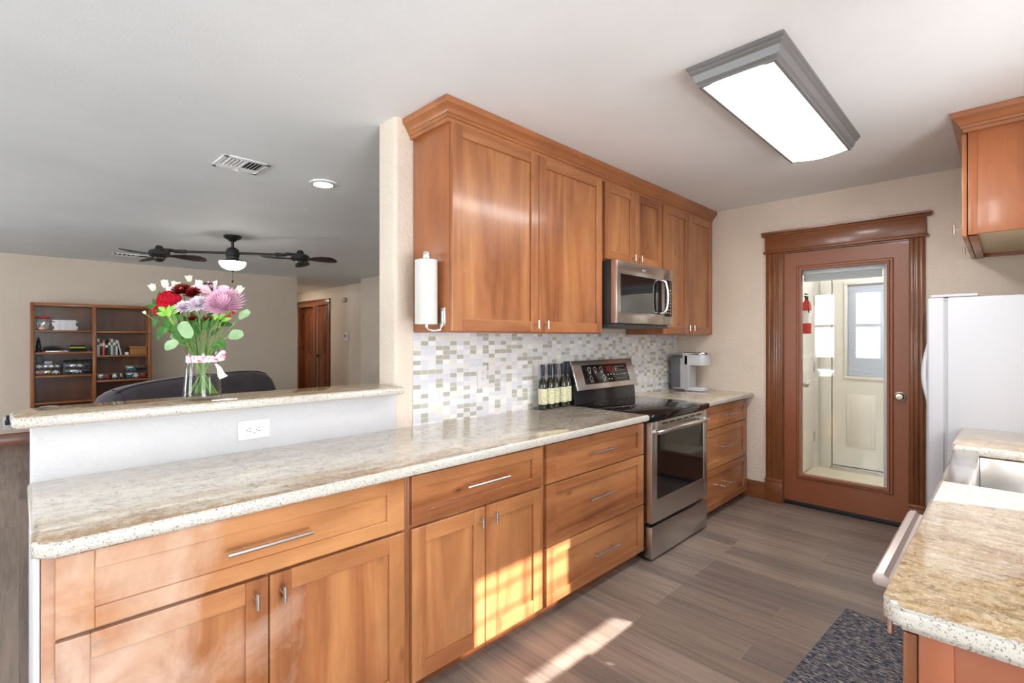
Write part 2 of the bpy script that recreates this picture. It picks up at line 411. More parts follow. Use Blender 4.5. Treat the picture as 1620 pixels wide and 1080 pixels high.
# ------------------------------------------------------------------ mesh helpers
class MB:
    def __init__(s):
        s.bm = bmesh.new()
    def add(s, t, mi=0, M=None):
        """merge bmesh t"""
        t.verts.ensure_lookup_table()
        vs = [s.bm.verts.new((M @ v.co) if M else v.co) for v in t.verts]
        t.verts.index_update()
        for f in t.faces:
            try:
                nf = s.bm.faces.new([vs[v.index] for v in f.verts])
                nf.material_index = mi if mi is not None else f.material_index
            except ValueError:
                pass
        t.free()
        return s
    def box(s, x0, x1, y0, y1, z0, z1, bev=0.0, mi=0, M=None, seg=2):
        t = bmesh.new()
        bmesh.ops.create_cube(t, size=1.0)
        for v in t.verts:
            v.co = ((x0 + x1) / 2 + v.co.x * (x1 - x0), (y0 + y1) / 2 + v.co.y * (y1 - y0), (z0 + z1) / 2 + v.co.z * (z1 - z0))
        if bev:
            bmesh.ops.bevel(t, geom=t.edges[:], offset=min(bev, 0.49 * min(abs(x1 - x0), abs(y1 - y0), abs(z1 - z0))), segments=seg, affect='EDGES', profile=0.5)
        return s.add(t, mi, M)
    def cyl(s, p0, p1, r0, r1=None, seg=20, mi=0):
        p0, p1 = Vector(p0), Vector(p1)
        r1 = r0 if r1 is None else r1
        q = (p1 - p0).to_track_quat('Z', 'Y')
        L = (p1 - p0).length
        t = bmesh.new()
        bmesh.ops.create_cone(t, cap_ends=True, segments=seg, radius1=max(r0, 1e-5), radius2=max(r1, 1e-5), depth=L)
        M = Matrix.Translation((p0 + p1) / 2) @ q.to_matrix().to_4x4()
        return s.add(t, mi, M)
    def lathe(s, prof, c=(0, 0, 0), seg=32, mi=0, M=None, cap=True):
        t = bmesh.new()
        rings = []
        for r, z in prof:
            rings.append([t.verts.new((c[0] + r * math.cos(2 * PI * k / seg), c[1] + r * math.sin(2 * PI * k / seg), c[2] + z)) for k in range(seg)])
        for a, b in zip(rings[:-1], rings[1:]):
            for k in range(seg):
                t.faces.new((a[k], a[(k + 1) % seg], b[(k + 1) % seg], b[k]))
        if cap:
            if prof[0][0] > 1e-4:
                t.faces.new(rings[0][::-1])
            if prof[-1][0] > 1e-4:
                t.faces.new(rings[-1])
        bmesh.ops.remove_doubles(t, verts=t.verts[:], dist=1e-6)
        return s.add(t, mi, M)
    def tube(s, pts, r, seg=8, mi=0, radii=None):
        pts = [Vector(p) for p in pts]
        t = bmesh.new()
        rings = []
        up = Vector((0.13, 0.21, 0.97))
        for i, p in enumerate(pts):
            d = (pts[min(i + 1, len(pts) - 1)] - pts[max(i - 1, 0)]).normalized()
            if abs(d.dot(up)) > 0.98:
                up = Vector((1, 0.2, 0.1)).normalized()
            u = d.cross(up).normalized()
            w = d.cross(u).normalized()
            rr = radii[i] if radii else r
            rings.append([t.verts.new(p + (u * math.cos(2 * PI * k / seg) + w * math.sin(2 * PI * k / seg)) * rr) for k in range(seg)])
        for a, b in zip(rings[:-1], rings[1:]):
            for k in range(seg):
                t.faces.new((a[k], a[(k + 1) % seg], b[(k + 1) % seg], b[k]))
        t.faces.new(rings[0][::-1])
        t.faces.new(rings[-1])
        return s.add(t, mi)
    def prism(s, poly, z0, z1, axis='z', mi=0, bev=0.0, M=None, seg=2):
        """extrude a polygon; axis z: poly=(x,y); axis x: poly=(y,z); axis y: poly=(x,z)"""
        t = bmesh.new()
        def P(p, h):
            return {'z': (p[0], p[1], h), 'x': (h, p[0], p[1]), 'y': (p[0], h, p[1])}[axis]
        a = [t.verts.new(P(p, z0)) for p in poly]
        b = [t.verts.new(P(p, z1)) for p in poly]
        n = len(poly)
        t.faces.new(a[::-1])
        t.faces.new(b)
        for k in range(n):
            t.faces.new((a[k], a[(k + 1) % n], b[(k + 1) % n], b[k]))
        if bev:
            bmesh.ops.bevel(t, geom=[e for e in t.edges if (e.verts[0] in a) == (e.verts[1] in a)], offset=bev, segments=seg, affect='EDGES', profile=0.5)
        bmesh.ops.recalc_face_normals(t, faces=t.faces[:])
        return s.add(t, mi, M)
    def sphere(s, c, r, sc=(1, 1, 1), mi=0, u=16, v=10, M=None):
        t = bmesh.new()
        bmesh.ops.create_uvsphere(t, u_segments=u, v_segments=v, radius=r)
        for q in t.verts:
            q.co = (c[0] + q.co.x * sc[0], c[1] + q.co.y * sc[1], c[2] + q.co.z * sc[2])
        return s.add(t, mi, M)
    def sweep(s, path, dirs, prof, mi=0, caps=True):
        """profile (d, z) pushed out along mitred directions at each path point"""
        t = bmesh.new()
        rows = []
        for (px, py), (dx, dy) in zip(path, dirs):
            rows.append([t.verts.new((px + dx * d, py + dy * d, z)) for d, z in prof])
        n = len(prof)
        for a, b in zip(rows[:-1], rows[1:]):
            for k in range(n):
                t.faces.new((a[k], a[(k + 1) % n], b[(k + 1) % n], b[k]))
        if caps:
            t.faces.new(rows[0][::-1])
            t.faces.new(rows[-1])
        bmesh.ops.recalc_face_normals(t, faces=t.faces[:])
        return s.add(t, mi)
    def sheet(s, rows, thick=0.0, mi=0):
        """grid of points"""
        t = bmesh.new()
        g = [[t.verts.new(p) for p in r] for r in rows]
        for a, b in zip(g[:-1], g[1:]):
            for k in range(len(a) - 1):
                t.faces.new((a[k], a[k + 1], b[k + 1], b[k]))
        if thick:
            bmesh.ops.recalc_face_normals(t, faces=t.faces[:])
            bmesh.ops.solidify(t, geom=t.faces[:], thickness=thick)
        return s.add(t, mi)
    def edges_mat(s, mi, lim=0.9):
        s.bm.normal_update()
        for f in s.bm.faces:
            if abs(f.normal.z) < lim:
                f.material_index = mi
        return s

def tag(o, label=None, cat=None, group=None, kind=None):
    if label: o['label'] = label
    if cat: o['category'] = cat
    if group: o['group'] = group
    if kind: o['kind'] = kind
    return o

def thing(name, label, cat, loc=(0, 0, 0), rz=0.0, group=None):
    o = bpy.data.objects.new(name, None)
    o.empty_display_size = 0.05
    COL.objects.link(o)
    o.location = loc
    o.rotation_euler = (0, 0, rz)
    o['_w'] = [loc[0], loc[1], loc[2]]
    return tag(o, label, cat, group)

def obj(name, mb, mats, parent=None, label=None, local=False, smooth=28, origin=None):
    """mesh written in world metres unless local; origin follows the parent's root"""
    if not isinstance(mats, (list, tuple)):
        mats = [mats]
    base = Vector((0, 0, 0))
    if parent is not None and not local:
        base = Vector(parent['_w'])
    elif origin is not None:
        base = Vector(origin)
    bmesh.ops.recalc_face_normals(mb.bm, faces=mb.bm.faces[:])
    if base.length:
        bmesh.ops.translate(mb.bm, verts=mb.bm.verts[:], vec=-base)
    me = bpy.data.meshes.new(name)
    mb.bm.to_mesh(me)
    mb.bm.free()
    for m in mats:
        me.materials.append(m)
    if smooth:
        me.polygons.foreach_set('use_smooth', [True] * len(me.polygons))
        me.set_sharp_from_angle(angle=math.radians(smooth))
    o = bpy.data.objects.new(name, me)
    COL.objects.link(o)
    if parent is not None:
        o.parent = parent
        o['_w'] = list(parent['_w'])
    else:
        o.location = base
        o['_w'] = list(base)
    if label: o['label'] = label
    return o

def struct(name, mb, mats, smooth=28, origin=None):
    return tag(obj(name, mb, mats, smooth=smooth, origin=origin), kind='structure')

def dup_tree(o, parent=None):
    c = o.copy()
    COL.objects.link(c)
    if parent is not None:
        c.parent = parent
    for ch in list(o.children):
        dup_tree(ch, c)
    return c

# ------------------------------------------------------------------ room shell
W = 2.192          # kitchen face of the cabinet wall
ZC = 2.468
XD = 4.41          # wall with the glazed door

struct('floor', MB().box(-3.2, 6.6, -2.8, 13.2, -0.1, 0.0), floor_m)
m = MB()
m.sheet([[(x, y, z) for x in (-3.2, 1.1)] for y, z in ((-2.8, ZC), (-0.62, ZC))])
m.sheet([[(x, y, z) for x in (-3.2, 6.6)] for y, z in ((-0.62, ZC), (2.4, ZC), (8.9, 2.415), (13.2, 2.415))])
m.box(-3.2, 1.1, -2.8, 13.2, ZC + 0.02, ZC + 0.14).box(1.1, 6.6, -0.62, 13.2, ZC + 0.02, ZC + 0.14)
struct('ceiling', m, ceil_m)

def wall_x(mb, x0, x1, y0, y1, holes=(), z0=0, z1=2.5):
    """wall slab between x0..x1 running along y, holes (ya, yb, za, zb)"""
    cuts = sorted(holes)
    p = y0
    for a, b, c, d in cuts:
        mb.box(x0, x1, p, a, z0, z1)
        if c > z0: mb.box(x0, x1, a, b, z0, c)
        if d < z1: mb.box(x0, x1, a, b, d, z1)
        p = b
    mb.box(x0, x1, p, y1, z0, z1)
    return mb
def wall_y(mb, y0, y1, x0, x1, holes=(), z0=0, z1=2.5):
    cuts = sorted(holes)
    p = x0
    for a, b, c, d in cuts:
        mb.box(p, a, y0, y1, z0, z1)
        if c > z0: mb.box(a, b, y0, y1, z0, c)
        if d < z1: mb.box(a, b, y0, y1, d, z1)
        p = b
    mb.box(p, x1, y0, y1, z0, z1)
    return mb

struct('wall_left', wall_x(MB(), -3.2, -3.0, -2.8, 9.1, [(-1.7, -0.1, 0.75, 2.25), (1.68, 2.18, 0.9, 2.3), (2.45, 2.90, 0.9, 2.3), (5.1, 6.9, 0.75, 2.15)]), wall_m)
struct('wall_front', wall_y(MB(), -2.8, -2.6, -3.2, 1.1, [(-0.95, 0.95, 0.05, 2.1)]), wall_m)
struct('patio_sun_blocker', MB().box(-2.5, 2.4, -5.8, -2.8, 2.5, 2.62), white_paint)  # unseen slab added outside to keep the sun out of the patio door
struct('wall_return', wall_x(MB(), 1.0, 1.1, -2.6, -0.62), wall_m)
struct('wall_right', wall_y(MB(), -0.62, -0.5, 1.0, 6.6, [(2.05, 2.74, 1.08, 2.05)]), wall_m)
struct('wall_end', wall_x(MB(), XD, XD + 0.14, -0.5, 8.3, [(0.465, 1.30, 0.0, 2.045)]), wall_m)
# cabinet wall: full height from x=1.353, rounded free end
m = MB()
r = 0.02
poly = [(XD, W), (XD, W + 0.168), (1.353 + r, W + 0.168)]
for k in range(5):
    a = PI / 2 + k * PI / 8
    poly.append((1.353 + r + r * math.cos(a), W + 0.168 - r + r * math.sin(a)))
for k in range(5):
    a = PI + k * PI / 8
    poly.append((1.353 + r + r * math.cos(a), W + r + r * math.sin(a)))
m.prism(poly, 0.0, 2.5)
struct('wall_kitchen', m, wall_m)
m = MB()
m.box(0.028, 1.365, W, W + 0.165, 0, 1.062, 0.008)
m.box(0.024, 0.036, 1.575, W + 0.01, 0, 0.842, 0.004)
struct('wall_half', m, half_m)
struct('wall_far', wall_y(MB(), 8.9, 9.05, -3.2, 3.5), living_m)
struct('wall_hall_left', wall_x(MB(), 3.38, 3.5, 9.04, 13.0), living_m)
struct('wall_hall_end', wall_y(MB(), 13.0, 13.1, 3.3, 6.6), living_m)
struct('wall_hall_right', wall_x(MB(), 4.7, 4.82, 8.384, 13.0, [(10.27, 10.84, 0, 2.06), (10.98, 11.75, 0, 2.06)]), living_m)
struct('wall_alcove', wall_y(MB(), 8.384, 8.5, 4.81, 6.6), living_m)
struct('wall_living_right', wall_x(MB(), 6.4, 6.6, -0.6, 13.2), living_m)
m = MB()
m.box(4.69, 6.4, 8.05, 8.384, 1.92, 2.02, 0.004)
struct('trim_alcove', m, living_m)

# backsplash tiles
m = MB().box(1.455, XD - 0.03, W - 0.007, W + 0.002, 0.86, 1.378)
struct('wall_backsplash', m, tile_m, smooth=0)

# base boards
BBP = [(0, 0), (0.018, 0), (0.018, 0.10), (0.014, 0.112), (0.014, 0.122), (0.009, 0.135), (0, 0.14)]
def board(name, path, dirs, mat):
    struct(name, MB().sweep(path, dirs, BBP), mat)
board('baseboard_end', [(XD, W), (XD, 1.411)], [(-1, 0)] * 2, trim_y)
board('baseboard_far', [(-3.0, 8.9), (3.5, 8.9)], [(0, -1)] * 2, trim_x)
board('baseboard_hall', [(4.7, 8.384), (4.7, 10.15)], [(-1, 0)] * 2, trim_y)

# ------------------------------------------------------------------ glazed door in the end wall
m = MB()
for ya, yb in ((1.283, 1.409), (0.391, 0.478)):
    w_ = yb - ya
    m.box(XD - 0.022, XD, ya, yb, 0.16, 2.04, 0.003)
    for q in (0.2, 0.5, 0.8):
        m.box(XD - 0.029, XD - 0.018, ya + w_ * q - 0.011, ya + w_ * q + 0.011, 0.19, 2.035, 0.004)
    m.box(XD - 0.034, XD, ya - 0.002, yb + 0.002, 0.0, 0.165, 0.003, 2)
    m.box(XD - 0.039, XD, ya - 0.004, yb + 0.004, 0.165, 0.192, 0.005, 2)
m.box(XD - 0.026, XD, 0.385, 1.415, 2.058, 2.178, 0.003, 1)
m.box(XD - 0.036, XD, 0.372, 1.428, 2.038, 2.058, 0.006, 1)
m.sweep([(XD, 1.437), (XD, 0.357)], [(-1, 0)] * 2, [(0, 2.178), (0.03, 2.178), (0.035, 2.19), (0.05, 2.198), (0.052, 2.212), (0, 2.212)], 1)
m.box(XD - 0.01, XD + 0.14, 1.279, 1.302, 0.0, 2.045, 0, 0)
m.box(XD - 0.01, XD + 0.14, 0.463, 0.482, 0.0, 2.045, 0, 0)
m.box(XD - 0.01, XD + 0.14, 0.465, 1.30, 2.03, 2.047, 0, 1)
struct('trim_door', m, [trim_z, trim_y, trim_x])

d1 = bpy.data.objects.new('door_1', None)
COL.objects.link(d1)
d1.location = (XD + 0.03, 0.88, 0)
d1['_w'] = [XD + 0.03, 0.88, 0]
d1['kind'] = 'structure'
m = MB()
xa, xb = XD + 0.008, XD + 0.052
y0, y1, z0, z1 = 0.484, 1.278, 0.035, 2.028
gy0, gy1, gz0, gz1 = 0.60, 1.155, 0.258, 1.885
m.box(xa, xb, y0, gy0, z0, z1).box(xa, xb, gy1, y1, z0, z1)
m.box(xa, xb, gy0, gy1, z0, gz0, 0.0).box(xa, xb, gy0, gy1, gz1, z1, 0.0)
obj('door_leaf', m, door_paint, d1, smooth=0)
# glazing frame moulding
m = MB()
prof = [(-0.004, 0.0), (-0.004, 0.018), (0.010, 0.022), (0.016, 0.012), (0.028, 0.012), (0.034, 0.003), (0.034, 0.0)]
corners = [(gy0, gz0, -1, -1), (gy1, gz0, 1, -1), (gy1, gz1, 1, 1), (gy0, gz1, -1, 1)]
t = bmesh.new()
rows = []
for (cy_, cz_, sy, sz) in corners:
    rows.append([t.verts.new((xa - h, cy_ + sy * d, cz_ + sz * d)) for d, h in prof])
for i in range(4):
    a, b = rows[i], rows[(i + 1) % 4]
    for k in range(len(prof) - 1):
        t.faces.new((a[k], a[k + 1], b[k + 1], b[k]))
m.add(t, 0)
obj('glass_moulding', m, door_paint, d1)
obj('glass_pane', MB().box(XD + 0.026, XD + 0.031, gy0 - 0.004, gy1 + 0.004, gz0 - 0.004, gz1 + 0.004), pane_m, d1)
m = MB()
m.cyl((xa + 0.001, 0.529, 0.93), (xa - 0.012, 0.529, 0.93), 0.034, 0.032, 28)
m.cyl((xa - 0.012, 0.529, 0.93), (xa - 0.03, 0.529, 0.93), 0.014, 0.012, 20)
M = Matrix.Translation((xa - 0.028, 0.529, 0.93)) @ Matrix.Rotation(-PI / 2, 4, 'Y')
m.lathe([(0.0, -0.002), (0.016, 0.0), (0.027, 0.008), (0.028, 0.018), (0.020, 0.026), (0.009, 0.027), (0.008, 0.025), (0.0, 0.025)], seg=28, M=M)
obj('door_knob', m, brass_aged, d1)
obj('door_sweep', MB().box(XD + 0.004, XD + 0.055, 0.482, 1.28, 0.004, 0.036, 0.003), rubber, d1)

# blind on the far face of that door: raised stack of slats, head rail, side strip
t_ = thing('raised_blind', 'white slatted blind pulled up to the top of the glazed door', 'blind', (XD + 0.075, 0.87, 1.80))
m = MB()
for k in range(9):
    m.box(XD + 0.055, XD + 0.085, 0.64, 1.15, 1.795 + k * 0.006, 1.799 + k * 0.006)
obj('slats', m, plain('blind_slats', rgb(206, 208, 210), 0.5), t_)
obj('head_rail', MB().box(XD + 0.05, XD + 0.09, 0.62, 1.16, 1.85, 1.886, 0.003), white_satin, t_)
obj('side_channel', MB().box(XD + 0.055, XD + 0.075, 0.602, 0.632, 0.262, 1.88, 0.003), white_satin, t_)

# ------------------------------------------------------------------ mud room behind the glass
struct('wall_mudroom_left', wall_y(MB(), 1.44, 1.54, XD + 0.14, 6.4), white_paint)
struct('wall_mudroom_far', wall_x(MB(), 5.9, 6.0, -0.5, 1.5, [(0.36, 1.27, 0.0, 2.06)]), white_paint)
struct('floor_mudroom', MB().box(XD + 0.14, 5.9, -0.5, 1.5, -0.002, 0.012), speckled('cream_vinyl', rgb(222, 212, 190), 0.4, 0.05, 6))
m = MB()
m.box(5.88, 5.9, 1.27, 1.36, 0.012, 2.14, 0.003).box(5.88, 5.9, 0.27, 0.36, 0.012, 2.14, 0.003).box(5.88, 5.9, 0.36, 1.27, 2.06, 2.14, 0.003)
m.box(5.84, 5.99, 0.36, 1.27, 0.012, 0.045, 0.003, 1)
struct('trim_mudroom', m, [white_paint, steel_light])
d2 = bpy.data.objects.new('door_2', None)
COL.objects.link(d2)
d2.location = (5.93, 0.81, 0); d2['_w'] = [5.93, 0.81, 0]; d2['kind'] = 'structure'
m = MB()
ly0, ly1 = 0.375, 1.262
wy0, wy1, wz0, wz1 = 0.52, 1.13, 0.96, 1.88
xa2 = 5.925
m.box(xa2, xa2 + 0.04, ly0, wy0, 0.05, 2.05).box(xa2, xa2 + 0.04, wy1, ly1, 0.05, 2.05)
m.box(xa2, xa2 + 0.04, wy0, wy1, 0.05, wz0).box(xa2, xa2 + 0.04, wy0, wy1, wz1, 2.05)
for pa, pb in ((0.90, 1.14), (0.5, 0.74)):
    m.box(xa2 - 0.008, xa2 + 0.01, pa, pb, 0.25, 0.78, 0.008)
    m.box(xa2 - 0.013, xa2 + 0.01, pa + 0.035, pb - 0.035, 0.285, 0.745, 0.006)
for a_, b_, c_, d_ in ((wy0 - 0.03, wy1 + 0.03, wz0 - 0.03, wz0), (wy0 - 0.03, wy1 + 0.03, wz1, wz1 + 0.03), (wy0 - 0.03, wy0, wz0, wz1), (wy1, wy1 + 0.03, wz0, wz1)):
    m.box(xa2 - 0.012, xa2 + 0.04, a_, b_, c_, d_, 0.003)
obj('door_leaf', m, white_paint, d2)
def blind_glass():
    w = N('blind_between_panes')
    n = w.n('ShaderNodeTexWave', {'Vector': w.coord(), 'Scale': 24.0, 'Distortion': 0.0}, bands_direction='Z').outputs['Fac']
    w.set(color=w.ramp(n, [(0.3, rgb(176, 186, 206)), (0.7, rgb(206, 214, 228))]), rough=0.3, coat=0.5)
    return w.m
obj('glass_pane', MB().box(xa2 + 0.012, xa2 + 0.02, wy0, wy1, wz0, wz1), blind_glass(), d2)
# hinged utility door flat against the left side wall
d3 = bpy.data.objects.new('door_3', None)
COL.objects.link(d3)
d3.location = (5.2, 1.43, 0); d3['_w'] = [5.2, 1.43, 0]; d3['kind'] = 'structure'
obj('door_leaf', MB().box(5.18, 5.79, 1.40, 1.436, 0.03, 2.05, 0.003), white_paint, d3)
m = MB()
for z in (0.28, 1.0, 1.68):
    m.box(5.78, 5.806, 1.388, 1.41, z, z + 0.1, 0.002)
obj('hinge', m, nickel, d3)
m = MB()
m.cyl((5.30, 1.40, 0.90), (5.30, 1.36, 0.90), 0.012)
m.sphere((5.30, 1.345, 0.90), 0.026)
obj('door_knob', m, brass_aged, d3)
# unseen lamp added above the glass to brighten the mud room
t_ = thing('mudroom_fill_lamp', 'unseen ceiling lamp added to brighten the small room behind the glazed door', 'lamp', (5.2, 0.4, ZC))
obj('fill_lamp_body', MB().lathe([(0.15, 0.0), (0.15, -0.03), (0.12, -0.07), (0.0, -0.085)], (5.2, 0.4, ZC)), emitter('mudroom_fill_glow', (0.97, 0.99, 1.0, 1), 34.0), t_)
# fire extinguisher
t_ = thing('fire_extinguisher', 'red fire extinguisher with white label hung on white door behind the glass', 'fire extinguisher', (5.36, 1.355, 1.385))
m = MB().lathe([(0.0, 0), (0.036, 0.0), (0.04, 0.008), (0.04, 0.27), (0.032, 0.3), (0.016, 0.318), (0.014, 0.33)], (5.36, 1.355, 1.385))
obj('cylinder', m, red_m, t_)
obj('label_band', MB().lathe([(0.041, 0.10), (0.0412, 0.22)], (5.36, 1.355, 1.385), cap=False), speckled('extinguisher_label', rgb(226, 222, 220), 0.5, 0.2, 60), t_)
m = MB()
m.cyl((5.36, 1.355, 1.71), (5.36, 1.355, 1.74), 0.016)
m.box(5.31, 5.39, 1.345, 1.365, 1.735, 1.747, 0.003).box(5.31, 5.385, 1.347, 1.363, 1.759, 1.769, 0.003)
m.tube([(5.34, 1.345, 1.73), (5.31, 1.33, 1.695), (5.315, 1.325, 1.585)], 0.006)
obj('valve', m, black_plastic, t_)
t_ = obj('door_mat', MB().box(5.45, 5.8, 0.45, 0.75, 0.012, 0.02, 0.003), speckled('grey_mat', rgb(96, 92, 90), 0.9, 0.3, 60))
tag(t_, 'small grey mat on the cream floor behind the glazed door', 'mat')

# ------------------------------------------------------------------ windows (behind the camera and above the sink)
def window_xwall(n, x, y0, y1, z0, z1):
    r_ = bpy.data.objects.new('window_%d' % n, None)
    COL.objects.link(r_)
    r_.location = (x, (y0 + y1) / 2, z0); r_['_w'] = [x, (y0 + y1) / 2, z0]; r_['kind'] = 'structure'
    m = MB()
    f = 0.05
    m.box(x - 0.04, x + 0.04, y0, y0 + f, z0, z1).box(x - 0.04, x + 0.04, y1 - f, y1, z0, z1)
    m.box(x - 0.04, x + 0.04, y0, y1, z0, z0 + f).box(x - 0.04, x + 0.04, y0, y1, z1 - f, z1)
    zm = (z0 + z1) / 2
    m.box(x - 0.03, x + 0.03, y0, y1, zm - 0.03, zm + 0.03)
    ym = (y0 + y1) / 2
    if y1 - y0 > 1: m.box(x - 0.03, x + 0.03, ym - 0.05, ym + 0.05, z0, z1)
    obj('window_frame', m, white_satin, r_)
    obj('pane', MB().box(x - 0.004, x + 0.004, y0, y1, z0, z1), pane_m, r_)
window_xwall(1, -3.04, 1.68, 2.18, 0.9, 2.3)
window_xwall(5, -3.04, 2.45, 2.90, 0.9, 2.3)
window_xwall(2, -3.04, -1.7, -0.1, 0.75, 2.25)
window_xwall(3, -3.04, 5.1, 6.9, 0.75, 2.15)
# sink window in the right wall: two sashes, grid in the upper one
r_ = bpy.data.objects.new('window_4', None)
COL.objects.link(r_)
r_.location = (2.43, -0.56, 1.08); r_['_w'] = [2.43, -0.56, 1.08]; r_['kind'] = 'structure'
m = MB()
x0, x1, z0, z1 = 2.05, 2.74, 1.08, 2.05
f = 0.025
m.box(x0, x0 + f, -0.60, -0.53, z0, z1).box(x1 - f, x1, -0.60, -0.53, z0, z1)
m.box(x0, x1, -0.60, -0.53, z0, z0 + f).box(x0, x1, -0.60, -0.53, z1 - f, z1)
m.box(x0, x1, -0.585, -0.55, 1.513, 1.715)
for q in (0.25, 0.5, 0.75):
    m.box(x0 + q * (x1 - x0) - 0.004, x0 + q * (x1 - x0) + 0.004, -0.575, -0.565, 1.715, z1)
for q in (0.33, 0.66):
    m.box(x0, x1, -0.575, -0.565, 1.715 + q * (z1 - 1.715) - 0.004, 1.715 + q * (z1 - 1.715) + 0.004)
obj('window_frame', m, white_satin, r_)
obj('window_sill', MB().box(x0 - 0.04, x1 + 0.04, -0.53, -0.47, 1.055, 1.08, 0.004), white_satin, r_)
# patio door in the front wall
r_ = bpy.data.objects.new('door_4', None)
COL.objects.link(r_)
r_.location = (0, -2.7, 0); r_['_w'] = [0, -2.7, 0]; r_['kind'] = 'structure'
m = MB()
for xx in (-0.95, -0.03, 0.89):
    m.box(xx, xx + 0.06, -2.73, -2.67, 0.05, 2.1)
m.box(-0.95, 0.95, -2.73, -2.67, 0.05, 0.13).box(-0.95, 0.95, -2.73, -2.67, 2.04, 2.1)
obj('door_frame', m, white_satin, r_)
obj('glass_pane', MB().box(-0.95, 0.95, -2.704, -2.698, 0.05, 2.1), pane_m, r_)

# ------------------------------------------------------------------ cabinet builders (fronts facing -y unless M given)
def shaker(x0, x1, z0, z1, yf, rail=0.062, stile=0.062, th=0.02, M=None):
    """frame-and-panel front with front face at y = yf"""
    m = MB()
    b = 0.0025
    m.box(x0, x0 + stile, yf, yf + th, z0, z1, b, 0, M).box(x1 - stile, x1, yf, yf + th, z0, z1, b, 0, M)
    m.box(x0 + stile, x1 - stile, yf, yf + th, z0, z0 + rail, b, 1, M).box(x0 + stile, x1 - stile, yf, yf + th, z1 - rail, z1, b, 1, M)
    wide = (x1 - x0) > 1.6 * (z1 - z0)
    m.box(x0 + stile - 0.002, x1 - stile + 0.002, yf + 0.010, yf + th - 0.002, z0 + rail - 0.002, z1 - rail + 0.002, 0, 1 if wide else 0, M)
    return m

def pull_h(xc, z, yf, L, r=0.006, off=0.032):
    m = MB()
    m.cyl((xc - L / 2, yf - off, z), (xc + L / 2, yf - off, z), r, seg=16)
    for s in (-1, 1):
        m.cyl((xc + s * L * 0.30, yf, z), (xc + s * L * 0.30, yf - off, z), r * 0.8, seg=12)
    return m
def pull_v(x, zc, yf, L=0.045, r=0.006, off=0.03):
    m = MB()
    m.cyl((x, yf - off, zc - L / 2), (x, yf - off, zc + L / 2), r, seg=16)
    m.cyl((x, yf, zc), (x, yf - off, zc), r * 0.75, seg=12)
    return m

YF = 1.540         # base door fronts
def base_cabinet(name, label, x0, x1, doors=(), drawers=(), kick_x=None, wv=None, wh=None):
    wv, wh = wv or wood_v, wh or wood_h
    t = thing(name, label, 'cabinet', ((x0 + x1) / 2, 1.88, 0))
    m = MB()
    m.box(x0, x1, YF + 0.021, W - 0.006, 0.055, 0.843, 0.002)
    obj('body', m, wv, t)
    k0, k1 = kick_x or (x0, x1)
    obj('toe_kick', MB().box(k0, k1, 1.60, 1.62, 0.0, 0.055), trim_x, t)
    for (a, b, c, d, px, pz) in doors:
        dr = obj('door', shaker(a, b, c, d, YF), [wv, wh], t, smooth=0)
        if px: obj('door_pull', pull_v(px, pz, YF), nickel, dr)
    for (a, b, c, d, px, pz, L) in drawers:
        dr = obj('drawer_front', shaker(a, b, c, d, YF, 0.048, 0.07), [wh, wh], t, smooth=0)
        obj('drawer_pull', pull_h(px, pz, YF, L), nickel, dr)
    return t

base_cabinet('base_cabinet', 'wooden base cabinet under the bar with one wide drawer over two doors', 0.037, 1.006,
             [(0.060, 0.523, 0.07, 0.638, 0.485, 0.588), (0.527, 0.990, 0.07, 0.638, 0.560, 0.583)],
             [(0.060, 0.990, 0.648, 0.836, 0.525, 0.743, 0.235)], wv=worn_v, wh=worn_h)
base_cabinet('base_cabinet', 'middle wooden base cabinet with drawer over two doors below mosaic tile', 1.006, 1.758,
             [(1.022, 1.381, 0.07, 0.638, 1.346, 0.585), (1.385, 1.742, 0.07, 0.638, 1.424, 0.586)],
             [(1.022, 1.742, 0.650, 0.832, 1.378, 0.747, 0.235)])
base_cabinet('drawer_cabinet', 'three-drawer wooden base cabinet directly left of the oven', 1.758, 2.672,
             [], [(1.773, 2.662, 0.646, 0.832, 2.215, 0.742, 0.235), (1.773, 2.662, 0.346, 0.640, 2.20, 0.505, 0.235), (1.773, 2.662, 0.065, 0.340, 2.235, 0.203, 0.235)])
base_cabinet('drawer_cabinet', 'narrower three-drawer wooden base cabinet between the oven and the door', 3.455, 4.362,
             [], [(3.475, 4.335, 0.668, 0.834, 3.87, 0.752, 0.235), (3.475, 4.335, 0.37, 0.662, 3.87, 0.517, 0.235), (3.475, 4.335, 0.065, 0.364, 3.87, 0.215, 0.235)])

# ------------------------------------------------------------------ worktops
def rounded(x0, x1, y0, y1, rad, which):
    """rectangle with chosen corners rounded; which in ll, lr, ur, ul"""
    pts = []
    for key, cx_, cy_, a0 in (('ll', x0, y0, PI), ('lr', x1, y0, 1.5 * PI), ('ur', x1, y1, 0), ('ul', x0, y1, 0.5 * PI)):
        if key in which:
            ccx = cx_ + rad * (1 if 'l' == key[1] else -1)
            ccy = cy_ + rad * (1 if 'l' == key[0] else -1)
            for k in range(7):
                a = a0 + k * PI / 12
                pts.append((ccx + rad * math.cos(a), ccy + rad * math.sin(a)))
        else:
            pts.append((cx_, cy_))
    return pts
def worktop(name, label, cat, poly, z0, z1, mats, bev=0.013):
    m = MB().prism(poly, z0, z1, bev=bev, seg=3)
    m.edges_mat(1, 0.80)
    cx_ = (min(p[0] for p in poly) + max(p[0] for p in poly)) / 2; cy_ = (min(p[1] for p in poly) + max(p[1] for p in poly)) / 2
    return tag(obj(name, m, mats, origin=(cx_, cy_, z0)), label, cat)
worktop('worktop', 'long cream granite worktop left of the oven, running under the raised bar', 'countertop',
        rounded(0.020, 2.672, 1.507, W - 0.001, 0.04, ['ll']), 0.845, 0.882, [granite_left, edge_white])
